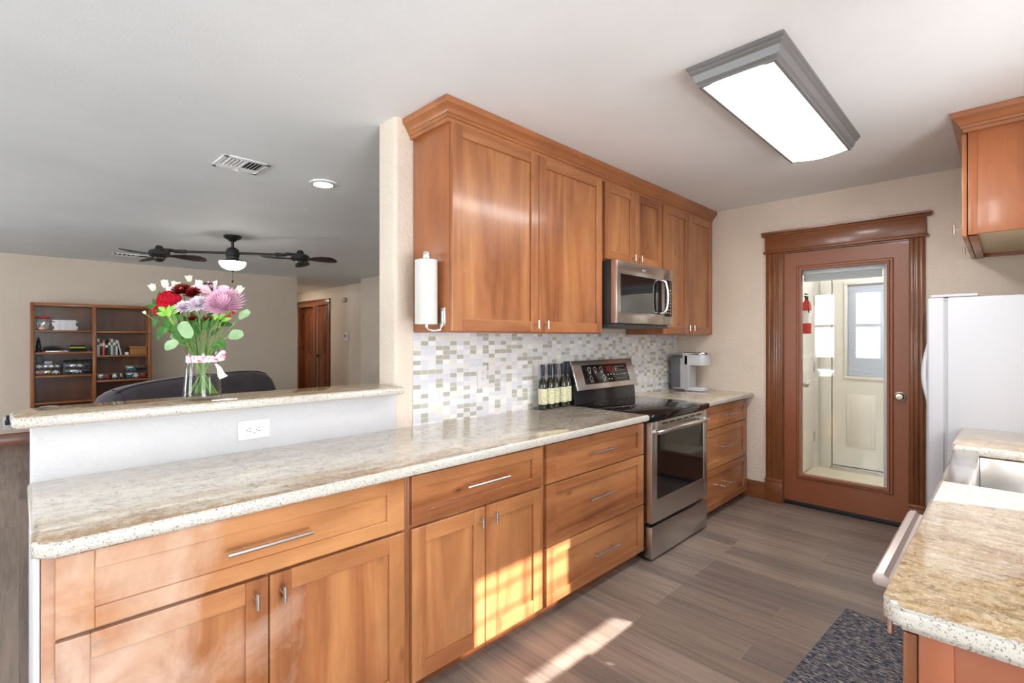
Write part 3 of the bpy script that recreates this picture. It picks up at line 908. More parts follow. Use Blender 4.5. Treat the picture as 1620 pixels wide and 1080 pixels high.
worktop('worktop', 'short cream granite worktop between the oven and the door wall', 'countertop',
        rounded(3.452, XD, 1.507, W - 0.001, 0.02, []), 0.845, 0.882, [granite_short, edge_white])
poly = [(1.350, 2.06 + 0.04), (1.350, 2.40), (0.16, 2.40), (0.02, 2.37), (-0.02, 2.30), (-0.015, 2.12), (-0.005, 2.105), (0.012, 2.10)]
worktop('bar_top', 'raised speckled granite bar top on the half wall', 'bar counter', poly, 1.064, 1.101, [granite_bar, edge_white])
worktop('worktop', 'golden granite worktop in the lower right corner, sunlit at its far end', 'countertop',
        rounded(1.065, 2.112, -0.499, 0.155, 0.03, ['ul']), 0.845, 0.882, [granite_right, edge_white])
worktop('worktop', 'small golden granite worktop beside the white refrigerator beyond the sink', 'countertop',
        rounded(2.852, 3.445, -0.499, 0.165, 0.01, ['ul']), 0.845, 0.882, [granite_right, edge_white])

# ------------------------------------------------------------------ upper cabinets
YU = 1.862
def upper_cabinet(label, x0, x1, z0, z1, doors, side=None):
    t = thing('wall_cabinet', label, 'cabinet', ((x0 + x1) / 2, 2.03, z0))
    m = MB().box(x0, x1, YU + 0.021, W - 0.008, z0, z1, 0.002)
    obj('body', m, side_v, t)
    for a, b, c, d, px, pz in doors:
        dr = obj('door', shaker(a, b, c, d, YU, 0.06, 0.062), [wood_v, wood_h], t, smooth=0)
        obj('door_pull', pull_v(px, pz, YU), nickel, dr)
    return t
upper_cabinet('large wooden wall cabinet with two tall doors beside the paper towel roll', 1.457, 2.712, 1.370, 2.40,
              [(1.462, 2.076, 1.376, 2.374, 2.045, 1.418), (2.080, 2.694, 1.376, 2.374, 2.125, 1.418)])
upper_cabinet('short wooden wall cabinet with two small doors above the microwave', 2.714, 3.497, 1.855, 2.40,
              [(2.729, 3.098, 1.866, 2.374, 3.06, 1.905), (3.102, 3.488, 1.866, 2.374, 3.145, 1.905)])
upper_cabinet('wooden wall cabinet with two narrow doors right of the microwave', 3.499, XD - 0.002, 1.370, 2.40,
              [(3.509, 3.942, 1.376, 2.374, 3.905, 1.425), (3.946, 4.400, 1.376, 2.374, 3.985, 1.425)])
CP = [(0, 2.372), (0.016, 2.372), (0.018, 2.388), (0.025, 2.391), (0.027, 2.402), (0.034, 2.407), (0.040, 2.420), (0.049, 2.432), (0.059, 2.440), (0.062, 2.448), (0.064, 2.466), (0, 2.466)]
m = MB().sweep([(1.457, W - 0.002), (1.457, YU + 0.021), (XD - 0.001, YU + 0.021)], [(-1, 0), (-1, -1), (0, -1)], CP)
tag(obj('crown_moulding', m, wood('alder_crown', 'x', rgb(186, 120, 74), rgb(170, 106, 64), rgb(150, 90, 54)), origin=(2.9, 2.0, 2.372)),
    'long wooden crown moulding along the wall cabinets above tile and oven', 'moulding')

# ------------------------------------------------------------------ paper towels
t_ = thing('paper_towel_holder', 'chrome vertical paper towel holder screwed to the wall cabinet side', 'towel holder', (1.457, 1.976, 1.38))
m = MB()
m.cyl((1.395, 1.976, 1.395), (1.395, 1.976, 1.745), 0.007)
m.tube([(1.395, 1.976, 1.395), (1.40, 1.965, 1.382), (1.415, 1.945, 1.377), (1.44, 1.93, 1.382), (1.451, 1.925, 1.41), (1.4525, 1.925, 1.47)], 0.006, 10)
m.box(1.448, 1.457, 1.905, 1.945, 1.40, 1.49, 0.003)
obj('rod', m, chrome, t_, smooth=50)
m = MB().lathe([(0.0, 0.0), (0.017, 0.0), (0.019, 0.006), (0.019, 0.026), (0.015, 0.034), (0.0, 0.036)], (1.395, 1.976, 1.724))
obj('cap', m, chrome, t_)
m = MB().lathe([(0.020, 0.0), (0.0495, 0.0), (0.0505, 0.003), (0.0505, 0.307), (0.0495, 0.31), (0.020, 0.31)], (1.395, 1.976, 1.408), 40, cap=False)
m.box(1.345, 1.3465, 1.974, 2.004, 1.409, 1.717)
tag(obj('paper_towel_roll', m, paper_m, origin=(1.395, 1.976, 1.408)), 'white roll of paper towels hanging on the wall cabinet side', 'paper towels')

# ------------------------------------------------------------------ microwave
t_ = thing('microwave', 'stainless over-the-range microwave with black window mounted above the oven', 'microwave', (3.09, 1.98, 1.425))
mx0, mx1, mz0, mz1, myf = 2.722, 3.475, 1.432, 1.848, 1.768
obj('body', MB().box(mx0, mx1, 1.81, W - 0.012, mz0, mz1 + 0.004, 0.003), black_plastic, t_)
m = MB()
m.box(mx0, 3.335, myf, 1.808, mz0 + 0.008, 1.513, 0.004).box(mx0, 3.335, myf, 1.808, 1.762, mz1, 0.004)
m.box(mx0, 2.765, myf, 1.808, 1.505, 1.77, 0.0).box(3.318, 3.335, myf, 1.808, 1.505, 1.77, 0.0)
m.box(mx0 - 0.001, mx0 + 0.012, myf - 0.001, 1.812, mz0 + 0.008, mz1, 0.003)
fr_ = obj('door', m, steel_m, t_)
obj('window', MB().box(2.763, 3.32, myf + 0.004, 1.80, 1.505, 1.768), black_glass, fr_)
m = MB()
m.tube([(3.285 + 0.018 * math.sin(PI * k / 18), 1.768 - 0.050 * math.sin(PI * k / 18) ** 0.45, 1.522 + 0.236 * (0.5 - 0.5 * math.cos(PI * k / 18))) for k in range(19)], 0.011, 14)
obj('handle', m, steel_light, fr_, smooth=50)
obj('control_panel', MB().box(3.338, mx1, myf + 0.001, 1.808, mz0 + 0.008, mz1, 0.003), steel_m, t_)
obj('control_glass', MB().box(3.352, mx1 - 0.012, myf - 0.001, myf + 0.004, 1.50, 1.768, 0.001), black_glass, t_)
m = MB()
for r0 in range(8):
    for c0 in range(3):
        m.box(3.372 + c0 * 0.028, 3.384 + c0 * 0.028, myf - 0.002, myf, 1.525 + r0 * 0.024, 1.530 + r0 * 0.024)
obj('button_marking', m, light_grey, t_)
m = MB()
M = Matrix.Translation((3.06, myf - 0.001, 1.808)) @ Matrix.Rotation(PI / 2, 4, 'X')
m.lathe([(0.0, 0.001), (0.009, 0.001), (0.010, 0.003), (0.012, 0.003), (0.013, 0.0)], seg=24, M=M)
m.tube([(3.055, myf - 0.004, 1.811), (3.060, myf - 0.004, 1.814), (3.065, myf - 0.004, 1.809), (3.057, myf - 0.004, 1.806), (3.063, myf - 0.004, 1.803)], 0.001, 6)
obj('emblem', m, chrome, t_)
m = MB().box(mx0 + 0.02, mx1 - 0.02, 1.80, 2.16, mz0 - 0.018, mz0 + 0.004, 0.006)
obj('underside', m, dark_grey, t_)

# ------------------------------------------------------------------ range
t_ = thing('range_oven', 'stainless electric range with black glass cooktop between the base cabinets', 'oven', (3.06, 1.83, 0))
rx0, rx1, ryf = 2.677, 3.447, 1.495
obj('body', MB().box(rx0, rx1, ryf + 0.05, 2.14, 0.03, 0.85, 0.003), black_enamel, t_)
for x in (rx0 + 0.05, rx1 - 0.05):
    for y in (1.60, 2.08):
        obj('foot', MB().cyl((x, y, 0.0), (x, y, 0.035), 0.018), black_plastic, t_)
dr = obj('storage_drawer', MB().box(rx0, rx1, ryf, ryf + 0.05, 0.015, 0.205, 0.006), steel_m, t_)
m = MB()
dz0, dz1 = 0.228, 0.838
m.box(rx0, 2.742, ryf, ryf + 0.05, dz0, dz1, 0.004).box(3.394, rx1, ryf, ryf + 0.05, dz0, dz1, 0.004)
m.box(2.74, 3.396, ryf, ryf + 0.05, dz0, 0.362).box(2.74, 3.396, ryf, ryf + 0.05, 0.752, dz1)
od = obj('oven_door', m, steel_m, t_)
obj('oven_window', MB().box(2.738, 3.398, ryf + 0.005, ryf + 0.02, 0.358, 0.756), black_glass, od)
m = MB()
pts = []
for k in range(13):
    q = k / 12
    pts.append((rx0 + 0.035 + q * (rx1 - rx0 - 0.07), ryf - 0.022 - 0.034 * math.sin(PI * q) ** 0.7, 0.775 + 0.016 * math.sin(PI * q)))
m.tube([(rx0 + 0.04, ryf + 0.002, 0.775)] + pts + [(rx1 - 0.04, ryf + 0.002, 0.775)], 0.014, 12)
obj('oven_handle', m, steel_light, od, smooth=50)
m = MB()
for k in range(6):
    x = 2.80 + k * 0.095
    m.box(x, x + 0.075, ryf - 0.001, ryf + 0.004, 0.812, 0.822, 0.001)
obj('vent_slots', m, black_plastic, od)
m = MB()
m.box(rx0 - 0.008, rx1 + 0.004, 1.475, 2.09, 0.846, 0.888, 0.012, seg=3)
obj('cooktop', m, black_glass, t_)
m = MB()
for (bx, by, br_) in ((2.87, 1.68, 0.115), (3.26, 1.66, 0.09), (2.87, 1.95, 0.08), (3.26, 1.94, 0.10), (3.06, 1.98, 0.06)):
    for rr in (br_, br_ * 0.6):
        m.lathe([(rr - 0.001, 0), (rr + 0.001, 0)], (bx, by, 0.8884), 40, cap=False)
obj('burner_ring', m, plain('burner_marks', (0.06, 0.06, 0.06, 1), 0.3), t_)
# back guard
m = MB().prism([(2.15, 0.885), (2.068, 0.885), (2.078, 0.985), (2.15, 0.985)], rx0, rx1, axis='x', bev=0.004)
obj('backguard_base', m, black_enamel, t_)
m = MB().prism([(2.17, 0.985), (2.055, 0.983), (2.12, 1.18), (2.17, 1.18)], rx0 + 0.001, rx1 - 0.001, axis='x', bev=0.003)
obj('backguard_body', m, black_enamel, t_)
TL = math.atan2(2.12 - 2.055, 1.18 - 0.983)
MP = Matrix.Translation(((rx0 + rx1) / 2, (2.055 + 2.12) / 2 - 0.004, (1.18 + 0.983) / 2)) @ Matrix.Rotation(-TL, 4, 'X')
m = MB().box(-0.384, 0.384, -0.008, 0.006, -0.106, 0.106, 0.006, M=MP)
pn = obj('control_panel', m, steel_light, t_)
m = MB().box(-0.285, 0.285, -0.0095, 0.0, -0.068, 0.070, 0.001, M=MP)
obj('control_glass', m, black_glass, pn)
m = MB().box(0.0, 0.085, -0.0105, -0.009, 0.015, 0.052, 0, M=MP)
obj('display', m, N('red_display').set(color=(0.10, 0.01, 0.01, 1), rough=0.1, emit=(0.5, 0.03, 0.03, 1), estr=0.02).m, pn)
def ring(m, cx_, cz_, r0, w0=0.0022):
    t = bmesh.new()
    n_ = 20
    a = [t.verts.new((cx_ + (r0 - w0) * math.cos(2 * PI * k / n_) * 0.8, -0.0105, cz_ + (r0 - w0) * math.sin(2 * PI * k / n_))) for k in range(n_)]
    b = [t.verts.new((cx_ + r0 * math.cos(2 * PI * k / n_) * 0.8, -0.0105, cz_ + r0 * math.sin(2 * PI * k / n_))) for k in range(n_)]
    for k in range(n_):
        t.faces.new((a[k], a[(k + 1) % n_], b[(k + 1) % n_], b[k]))
    m.add(t, 0, MP)
mark_m = plain('panel_marks', rgb(222, 222, 218), 0.5)
for (cx_, cz_) in ((-0.205, 0.034), (-0.135, 0.034), (-0.062, 0.034), (-0.205, -0.028), (-0.05, -0.028)):
    m = MB()
    ring(m, cx_, cz_, 0.020)
    for q in (-0.009, 0.009):
        m.box(cx_ + q - 0.0025, cx_ + q + 0.0025, -0.0107, -0.010, cz_ - 0.028, cz_ - 0.024, M=MP)
    obj('burner_symbol', m, mark_m, pn)
m = MB()
ring(m, 0.125, 0.036, 0.014, 0.003)
for r0 in range(4):
    for c0 in range(5):
        if r0 == 0 and c0 < 1: continue
        x = 0.125 + c0 * 0.027
        m.box(x - 0.005, x + 0.005, -0.0107, -0.010, 0.046 - r0 * 0.03 - 0.0015, 0.046 - r0 * 0.03 + 0.0015, M=MP)
for (x, z) in ((0.01, -0.01), (0.045, -0.01), (0.085, -0.012), (0.01, -0.042), (0.045, -0.044)):
    m.box(x - 0.006, x + 0.006, -0.0107, -0.010, z - 0.003, z + 0.003, M=MP)
obj('button_marking', m, mark_m, pn)

# ------------------------------------------------------------------ bottles
def bottle():
    t = thing('bottle', 'dark glass bottle with cream label, furthest left of the five by the oven', 'bottle', (2.385, 2.105, 0.883), group='bottles beside the oven')
    c = (2.385, 2.105, 0.883)
    obj('glass', MB().lathe([(0.0, 0.004), (0.024, 0.0), (0.029, 0.004), (0.0295, 0.01), (0.0295, 0.155), (0.027, 0.170), (0.019, 0.188), (0.0125, 0.202), (0.0115, 0.215), (0.0115, 0.28), (0.0, 0.28)], c, 28), bottle_m, t)
    obj('label', MB().lathe([(0.0300, 0.035), (0.0300, 0.135)], c, 28, cap=False), label_m, t)
    obj('foil_cap', MB().lathe([(0.0122, 0.218), (0.0128, 0.222), (0.0128, 0.262), (0.0145, 0.264), (0.0145, 0.285), (0.0125, 0.289), (0.0, 0.289)], c, 24), foil_m, t)
    return t
b0 = bottle()
names = ['dark glass bottle with cream label, second from left of the five by the oven',
         'dark glass bottle with cream label, in the middle of the five by the oven',
         'dark glass bottle with cream label, fourth from left of the five by the oven',
         'dark glass bottle with cream label, touching distance from the oven panel']
for i in range(4):
    b = dup_tree(b0)
    b.location = (2.385 + 0.0655 * (i + 1) - (0.006 if i == 3 else 0), 2.105 + (0.006 if i % 2 else -0.004), 0.883)
    b.rotation_euler = (0, 0, 0.9 * (i + 1))
    b['label'] = names[i]

# ------------------------------------------------------------------ coffee maker (seen from its side, spout towards the room)
t_ = thing('coffee_maker', 'light grey single-cup coffee maker in the corner by the door wall', 'coffee maker', (4.22, 1.98, 0.883))
cx0, cx1 = 4.15, 4.30
m = MB()
m.box(cx0, cx1, 1.96, 2.12, 0.887, 1.205, 0.018, seg=3)
obj('body', m, grey_plastic, t_)
m = MB().prism(rounded(cx0, cx1, 1.815, 2.0, 0.06, ['ll', 'lr']), 1.105, 1.20, bev=0.006)
hd = obj('brew_head', m, light_grey, t_)
m = MB().prism(rounded(cx0 - 0.003, cx1 + 0.003, 1.81, 2.02, 0.062, ['ll', 'lr']), 1.196, 1.218, bev=0.006)
obj('lid', m, chrome, hd)
m = MB().prism(rounded(cx0 + 0.004, cx1 - 0.004, 1.83, 2.0, 0.055, ['ll', 'lr']), 0.884, 0.915, bev=0.005)
obj('drip_tray', m, light_grey, t_)
obj('water_tank', MB().box(cx0 - 0.002, cx1 + 0.002, 2.035, 2.135, 0.90, 1.185, 0.01), smoke_plastic, t_)
obj('switch_bar', MB().box(cx0 - 0.004, cx0 + 0.004, 2.02, 2.11, 1.165, 1.195, 0.004), dark_grey, t_)

# ------------------------------------------------------------------ wall plates
def outlet(label, c, u, n, w_, h_, sockets, horizontal):
    """c centre on the wall, u along-plate axis, n outward"""
    t = thing('outlet_plate', label, 'outlet', c)
    u, n = Vector(u), Vector(n)
    z = Vector((0, 0, 1))
    M = Matrix((( u.x, n.x, z.x, c[0]), (u.y, n.y, z.y, c[1]), (u.z, n.z, z.z, c[2]), (0, 0, 0, 1)))
    obj('plate', MB().box(-w_ / 2, w_ / 2, 0, 0.006, -h_ / 2, h_ / 2, 0.002, M=M), white_satin, t)
    f = MB()
    if horizontal: f.box(-0.035, 0.035, 0.0, 0.008, -0.017, 0.017, 0.001, M=M)
    else: f.box(-0.017, 0.017, 0.0, 0.008, -0.035, 0.035, 0.001, M=M)
    fc = obj('socket_face', f, white_satin, t)
    s_ = MB()
    for q in (-1, 1):
        for d in (-0.006, 0.006):
            if horizontal:
                s_.box(q * 0.018 - 0.004, q * 0.018 + 0.005, 0.0075, 0.0085, d - 0.001, d + 0.001, M=M)
            else:
                s_.box(d - 0.001, d + 0.001, 0.0075, 0.0085, q * 0.018 - 0.003, q * 0.018 + 0.006, M=M)
        if horizontal: s_.box(q * 0.018 - 0.012, q * 0.018 - 0.008, 0.0075, 0.0085, -0.002, 0.002, 0, M=M)
        else: s_.box(-0.002, 0.002, 0.0075, 0.0085, q * 0.018 - 0.012, q * 0.018 - 0.008, 0, M=M)
    if horizontal:
        s_.box(-0.004, 0.004, 0.0075, 0.0085, -0.0145, -0.0125, M=M)
    obj('slots', s_, black_plastic, fc)
    return t
outlet('white double outlet set sideways in the half wall below the bar', (0.687, W, 0.966), (1, 0, 0), (0, -1, 0), 0.122, 0.078, 2, True)
outlet('white upright outlet on the mosaic tile left of the bottles', (1.933, W - 0.007, 1.121), (1, 0, 0), (0, -1, 0), 0.072, 0.118, 2, False)
outlet('white outlet with black plug low on the living room wall, left of bookcase', (-0.098, 8.9, 0.275), (1, 0, 0), (0, -1, 0), 0.08, 0.16, 2, False)
t_ = thing('wall_plug', 'black plug-in adapter in the outlet left of the bookcase', 'plug', (-0.09, 8.86, 0.28))
m = MB().box(-0.118, -0.062, 8.84, 8.892, 0.255, 0.315, 0.012).box(-0.108, -0.072, 8.845, 8.892, 0.315, 0.375, 0.012)
obj('plug_body', m, black_plastic, t_)

# ------------------------------------------------------------------ ceiling fixtures
t_ = thing('ceiling_light', 'large rectangular grey-framed ceiling light glowing above the kitchen', 'ceiling light', (2.6, 0.76, ZC))
m = MB()
tx0, tx1, ty0, ty1 = 1.975, 3.31, 0.572, 0.945
lv = [(0.0, ZC), (0.0, ZC - 0.012), (0.008, ZC - 0.018), (0.008, ZC - 0.026), (0.018, ZC - 0.034), (0.026, ZC - 0.062), (0.036, ZC - 0.072), (0.036, ZC - 0.082), (0.05, ZC - 0.082), (0.05, ZC - 0.07)]
t = bmesh.new()
rows = [[t.verts.new(p + (z,)) for p in ((tx0 + d, ty0 + d), (tx1 - d, ty0 + d), (tx1 - d, ty1 - d), (tx0 + d, ty1 - d))] for d, z in lv]
for a, b in zip(rows[:-1], rows[1:]):
    for k in range(4):
        t.faces.new((a[k], a[(k + 1) % 4], b[(k + 1) % 4], b[k]))
m.add(t)
obj('frame', m, fixture_m, t_, smooth=20)
m = MB()
rows = []
for k in range(9):
    q = k / 8
    y = ty0 + 0.05 + q * (ty1 - ty0 - 0.10)
    z = ZC - 0.078 - 0.016 * math.sin(PI * q)
    rows.append([(tx0 + 0.05, y, z), (tx1 - 0.05, y, z)])
m.sheet(rows)
obj('diffuser', m, diffuser_m, t_)

t_ = thing('recessed_light', 'round glowing downlight with white trim in the living room ceiling', 'ceiling light', (1.56, 3.49, 2.459))
zc_ = 2.468 - (3.49 - 2.4) * 0.053 / 6.5
obj('trim_ring', MB().lathe([(0.062, -0.006), (0.066, -0.012), (0.09, -0.008), (0.095, 0.0)], (1.56, 3.49, zc_), 40, cap=False), white_satin, t_)
obj('lens', MB().lathe([(0.0, -0.008), (0.063, -0.008)], (1.56, 3.49, zc_), 40, cap=False), can_m, t_)
t_ = thing('recessed_light', 'hallway downlight glowing above the hall doors', 'ceiling light', (3.8, 11.0, 2.41))
obj('lens', MB().lathe([(0.0, -0.012), (0.07, -0.012), (0.09, 0.0)], (3.8, 11.0, 2.412), 30, cap=False), emitter('lit_hall_lens', (1.0, 0.93, 0.82, 1), 110.0), t_)

def vent(label, cx_, cy_, w_, d_, z, rz=0.0):
    t = thing('ceiling_vent', label, 'vent', (cx_, cy_, z), rz)
    m = MB()
    a, b = w_ / 2, d_ / 2
    f = 0.028
    m.box(-a, a, -b, -b + f, -0.008, 0.002, 0.002).box(-a, a, b - f, b, -0.008, 0.002, 0.002)
    m.box(-a, -a + f, -b, b, -0.008, 0.002, 0.002).box(a - f, a, -b, b, -0.008, 0.002, 0.002)
    obj('frame', m, white_satin, t, local=True)
    obj('backing', MB().box(-a + f, a - f, -b + f, b - f, -0.001, 0.001), plain('vent_dark', (0.02, 0.02, 0.02, 1), 0.8), t, local=True)
    m = MB()
    R_ = lambda x, y, an, ax: Matrix.Translation((x, y, -0.007)) @ Matrix.Rotation(an, 4, ax)
    n_ = 5
    for k in range(n_):
        x = -a + f + (k + 0.5) * (a - f) / n_
        m.box(-0.007, 0.007, -b + f, b * 0.35, -0.0008, 0.0008, M=R_(x, 0, 0.7, 'Y'))
        m.box(-0.007, 0.007, -b + f, b * 0.35, -0.0008, 0.0008, M=R_(-x, 0, -0.7, 'Y'))
    for k in range(3):
        y = b * 0.40 + k * (b * 0.6 - f) / 3
        m.box(-a + f, a - f, -0.007, 0.007, -0.0008, 0.0008, M=R_(0, y, -0.6, 'X'))
    m.box(-0.006, 0.006, -b + f, b - f, -0.012, -0.002, 0.001)
    obj('louvre', m, white_satin, t, local=True)
vent('white square ceiling vent with louvres nearest the recessed downlight', 1.015, 3.48, 0.27, 0.27, 2.4585, 0.03)
vent('thin white ceiling vent far behind the left fan motor', 1.10, 8.05, 0.5, 0.25, 2.421, 0.0)

# ------------------------------------------------------------------ twin ceiling fan
FC = Vector((1.628, 5.868, 2.44))
RD = Vector((0.7071, -0.7071, 0))
FD = Vector((0.7071, 0.7071, 0))
dirv = (RD * 1.0 + FD * 0.21).normalized()
t_ = thing('ceiling_fan', 'black twin-motor ceiling fan with lit glass bowl hanging over the sofa', 'ceiling fan', tuple(FC))
c = tuple(FC)
obj('canopy', MB().lathe([(0.085, 0.0), (0.088, -0.012), (0.075, -0.03), (0.045, -0.045), (0.03, -0.06), (0.02, -0.065)], c, 32), fan_black, t_)
obj('downrod', MB().cyl((c[0], c[1], c[2] - 0.06), (c[0], c[1], c[2] - 0.14), 0.014), fan_black, t_)
obj('hub_housing', MB().lathe([(0.0, -0.125), (0.03, -0.127), (0.055, -0.145), (0.066, -0.175), (0.066, -0.215), (0.06, -0.222), (0.06, -0.25), (0.075, -0.256), (0.115, -0.268), (0.128, -0.282), (0.0, -0.284)], c, 32), fan_black, t_)
obj('light_bowl', MB().lathe([(0.128, -0.282), (0.122, -0.31), (0.10, -0.338), (0.065, -0.358), (0.02, -0.368), (0.0, -0.368)], c, 32), bowl_m, t_)
m = MB().lathe([(0.0, -0.366), (0.015, -0.368), (0.012, -0.385), (0.0, -0.39)], c, 16)
m.cyl((c[0], c[1], c[2] - 0.385), (c[0], c[1], c[2] - 0.47), 0.0022, seg=6)
m.lathe([(0.0, -0.47), (0.007, -0.476), (0.011, -0.49), (0.006, -0.502), (0.0, -0.505)], c, 12)
obj('pull_chain', m, bronze, t_)
def blade(mc, ang, droop):
    """paddle from motor centre mc"""
    m = MB()
    outline = [(0.10, -0.022), (0.15, -0.04), (0.22, -0.07), (0.31, -0.085), (0.39, -0.078), (0.425, -0.045), (0.43, 0.0), (0.42, 0.045), (0.38, 0.07), (0.30, 0.075), (0.21, 0.058), (0.14, 0.034), (0.10, 0.02)]
    M = Matrix.Translation(mc) @ Matrix.Rotation(ang, 4, 'Z') @ Matrix.Rotation(droop, 4, 'Y') @ Matrix.Rotation(-0.24, 4, 'X')
    m.prism(outline, -0.004, 0.004, bev=0.002, M=M)
    m.box(0.02, 0.14, -0.014, 0.014, -0.010, -0.003, 0.003, M=M)
    return m
for s in (-1, 1):
    L = 0.70 if s < 0 else 0.68
    mc = FC + dirv * (s * L) + Vector((0, 0, -0.215))
    a0 = FC + Vector((0, 0, -0.185))
    m = MB()
    m.cyl(tuple(a0 + dirv * s * 0.05), tuple(a0 + dirv * s * (L - 0.18)), 0.013)
    m.cyl(tuple(a0 + dirv * s * (L - 0.25)), tuple(a0 + dirv * s * (L - 0.14)), 0.022, 0.018)
    pp = dirv.cross(Vector((0, 0, 1)))
    for q in (-1, 1):
        m.tube([a0 + dirv * s * (L - 0.2) + pp * q * 0.012, a0 + dirv * s * (L - 0.12) + pp * q * 0.05 + Vector((0, 0, 0.01)), a0 + dirv * s * L + pp * q * 0.06 + Vector((0, 0, 0.004))], 0.010, 8)
    obj('arm', m, fan_black, t_, smooth=50)
    mt = obj('motor', MB().lathe([(0.0, 0.085), (0.025, 0.083), (0.036, 0.065), (0.04, 0.045), (0.075, 0.036), (0.095, 0.018), (0.098, -0.012), (0.085, -0.03), (0.055, -0.04), (0.05, -0.06), (0.03, -0.082), (0.0, -0.088)], tuple(mc), 32), fan_black, t_)
    base = [math.radians(a - 45) for a in {-1: (143, 263, 23), 1: (-10, 110, 230)}[s]]
    for a in base:
        obj('blade', blade(mc + Vector((0, 0, -0.012)), a, 0.06), blade_m, t_)

# ------------------------------------------------------------------ living room: bookcase
BY0, BY1 = 8.60, 8.895
t_ = thing('bookcase', 'tall oak bookcase with two columns of shelves against the living room wall', 'bookcase', (0.73, 8.75, 0))
bx0, bx1, bxm, bz = 0.108, 1.345, 0.722, 1.795
for x in (bx0, bx1 - 0.038):
    obj('side_panel', MB().box(x, x + 0.038, BY0, BY1, 0, bz, 0.002), oak_z, t_)
obj('divider', MB().box(bxm - 0.018, bxm + 0.018, BY0, BY1 - 0.01, 0, bz - 0.02, 0.002), oak_z, t_)
obj('top_panel', MB().box(bx0 + 0.038, bx1 - 0.038, BY0 + 0.002, BY1, bz - 0.04, bz - 0.002, 0.002), oak_x, t_)
obj('back_panel', MB().box(bx0 + 0.038, bx1 - 0.038, BY1 - 0.012, BY1 - 0.002, 0.02, bz - 0.04), oak_back, t_)
SL, SR = (1.445, 1.165, 0.865, 0.525, 0.08), (1.438, 1.112, 0.775, 0.43, 0.08)
for z in SL: obj('shelf', MB().box(bx0 + 0.039, bxm - 0.019, BY0 + 0.012, BY1 - 0.012, z - 0.022, z, 0.002), oak_x, t_)
for z in SR: obj('shelf', MB().box(bxm + 0.019, bx1 - 0.039, BY0 + 0.012, BY1 - 0.012, z - 0.022, z, 0.002), oak_x, t_)

# shelf contents
def bin_box(): pass
t_ = thing('storage_bin', 'clear plastic bin with red lid on the top left shelf', 'bin', (0.225, 8.74, 1.446))
obj('tub', MB().box(0.165, 0.285, 8.66, 8.84, 1.446, 1.60, 0.006), clear_m, t_)
obj('lid', MB().box(0.160, 0.290, 8.655, 8.845, 1.60, 1.622, 0.005), red_m, t_)
t_ = thing('figurine', 'small pink and white figurine in front of the clear bin', 'figurine', (0.22, 8.635, 1.446))
m = MB().sphere((0.215, 8.637, 1.468), 0.022, (1.5, 0.9, 0.9)).sphere((0.215, 8.637, 1.497), 0.016).sphere((0.235, 8.636, 1.464), 0.012).sphere((0.207, 8.637, 1.516), 0.006).sphere((0.222, 8.637, 1.516), 0.006)
obj('body', m, plain('pale_pink', rgb(226, 190, 184), 0.5), t_)
z = 1.446
paper_lab = ['thick white magazine at the bottom of the pile on the top left shelf', 'white booklet second from bottom of the magazine pile', 'grey-white magazine third from bottom of the pile',
             'white magazine in the middle of the pile beside the red-lidded bin', 'pale grey booklet just above the middle of the magazine pile', 'white magazine third from top of the pile', 'thin white booklet second from top of the magazine pile', 'topmost white magazine of the pile, tilted slightly']
mag_m = speckled('magazine_paper', rgb(222, 222, 226), 0.6, 0.1, 30)
for k in range(8):
    h_ = 0.014 + 0.003 * (k % 3)
    M = Matrix.Translation((0.445 + random.uniform(-0.02, 0.02), 8.74, z)) @ Matrix.Rotation(random.uniform(-0.12, 0.12), 4, 'Z')
    m = MB().box(-0.115, 0.115, -0.09, 0.09, 0, h_ - 0.0008, 0.001, M=M)
    z += h_
    tag(obj('magazine', m, mag_m, origin=(0.445, 8.74, z)), paper_lab[k], 'magazine', 'magazines piled on the top left shelf')
t_ = thing('figurine', 'slim black statuette at the left end of the second shelf', 'figurine', (0.185, 8.72, 1.166))
m = MB().lathe([(0.0, 0), (0.028, 0.0), (0.028, 0.02), (0.02, 0.03), (0.026, 0.07), (0.018, 0.1), (0.022, 0.13), (0.010, 0.15), (0.014, 0.165), (0.006, 0.185), (0.0, 0.19)], (0.185, 8.72, 1.166), 16)
obj('body', m, black_plastic, t_)
def soft_box(x0, x1, y0, y1, z0, z1, b=0.02):
    return MB().box(x0, x1, y0, y1, z0, z1, b, seg=3)
tag(obj('laptop', soft_box(0.245, 0.46, 8.64, 8.82, 1.166, 1.182, 0.004), steel_light, origin=(0.35, 8.73, 1.166)), 'silver closed laptop flat on the second left shelf', 'laptop')
m = MB()
rows = []
for i in range(9):
    q = i / 8
    x = 0.225 + 0.235 * q
    hh = 0.02 + 0.045 * math.sin(PI * min(1, q * 1.1 + 0.1)) ** 0.7
    rows.append([(x, 8.645 + 0.02 * j + 0.0, 1.183 + hh * math.sin(PI * (j / 8)) ** 0.4) for j in range(9)])
m.sheet(rows)
tag(obj('cloth_bag', m, black_cloth, origin=(0.34, 8.72, 1.183)), 'floppy black bag lying on the silver laptop', 'bag')
t_ = thing('carry_case', 'black carry case with lime green stripe on the second left shelf', 'case', (0.555, 8.73, 1.166))
obj('shell', soft_box(0.475, 0.635, 8.64, 8.82, 1.166, 1.255, 0.02), black_cloth, t_)
obj('stripe', MB().box(0.478, 0.632, 8.636, 8.70, 1.212, 1.228, 0.003), plain('lime_green', rgb(170, 200, 40), 0.5), t_)
tag(obj('small_box', soft_box(0.645, 0.69, 8.68, 8.78, 1.166, 1.20, 0.004), dark_grey, origin=(0.66, 8.73, 1.166)), 'small grey box beside the lime-striped case', 'box')

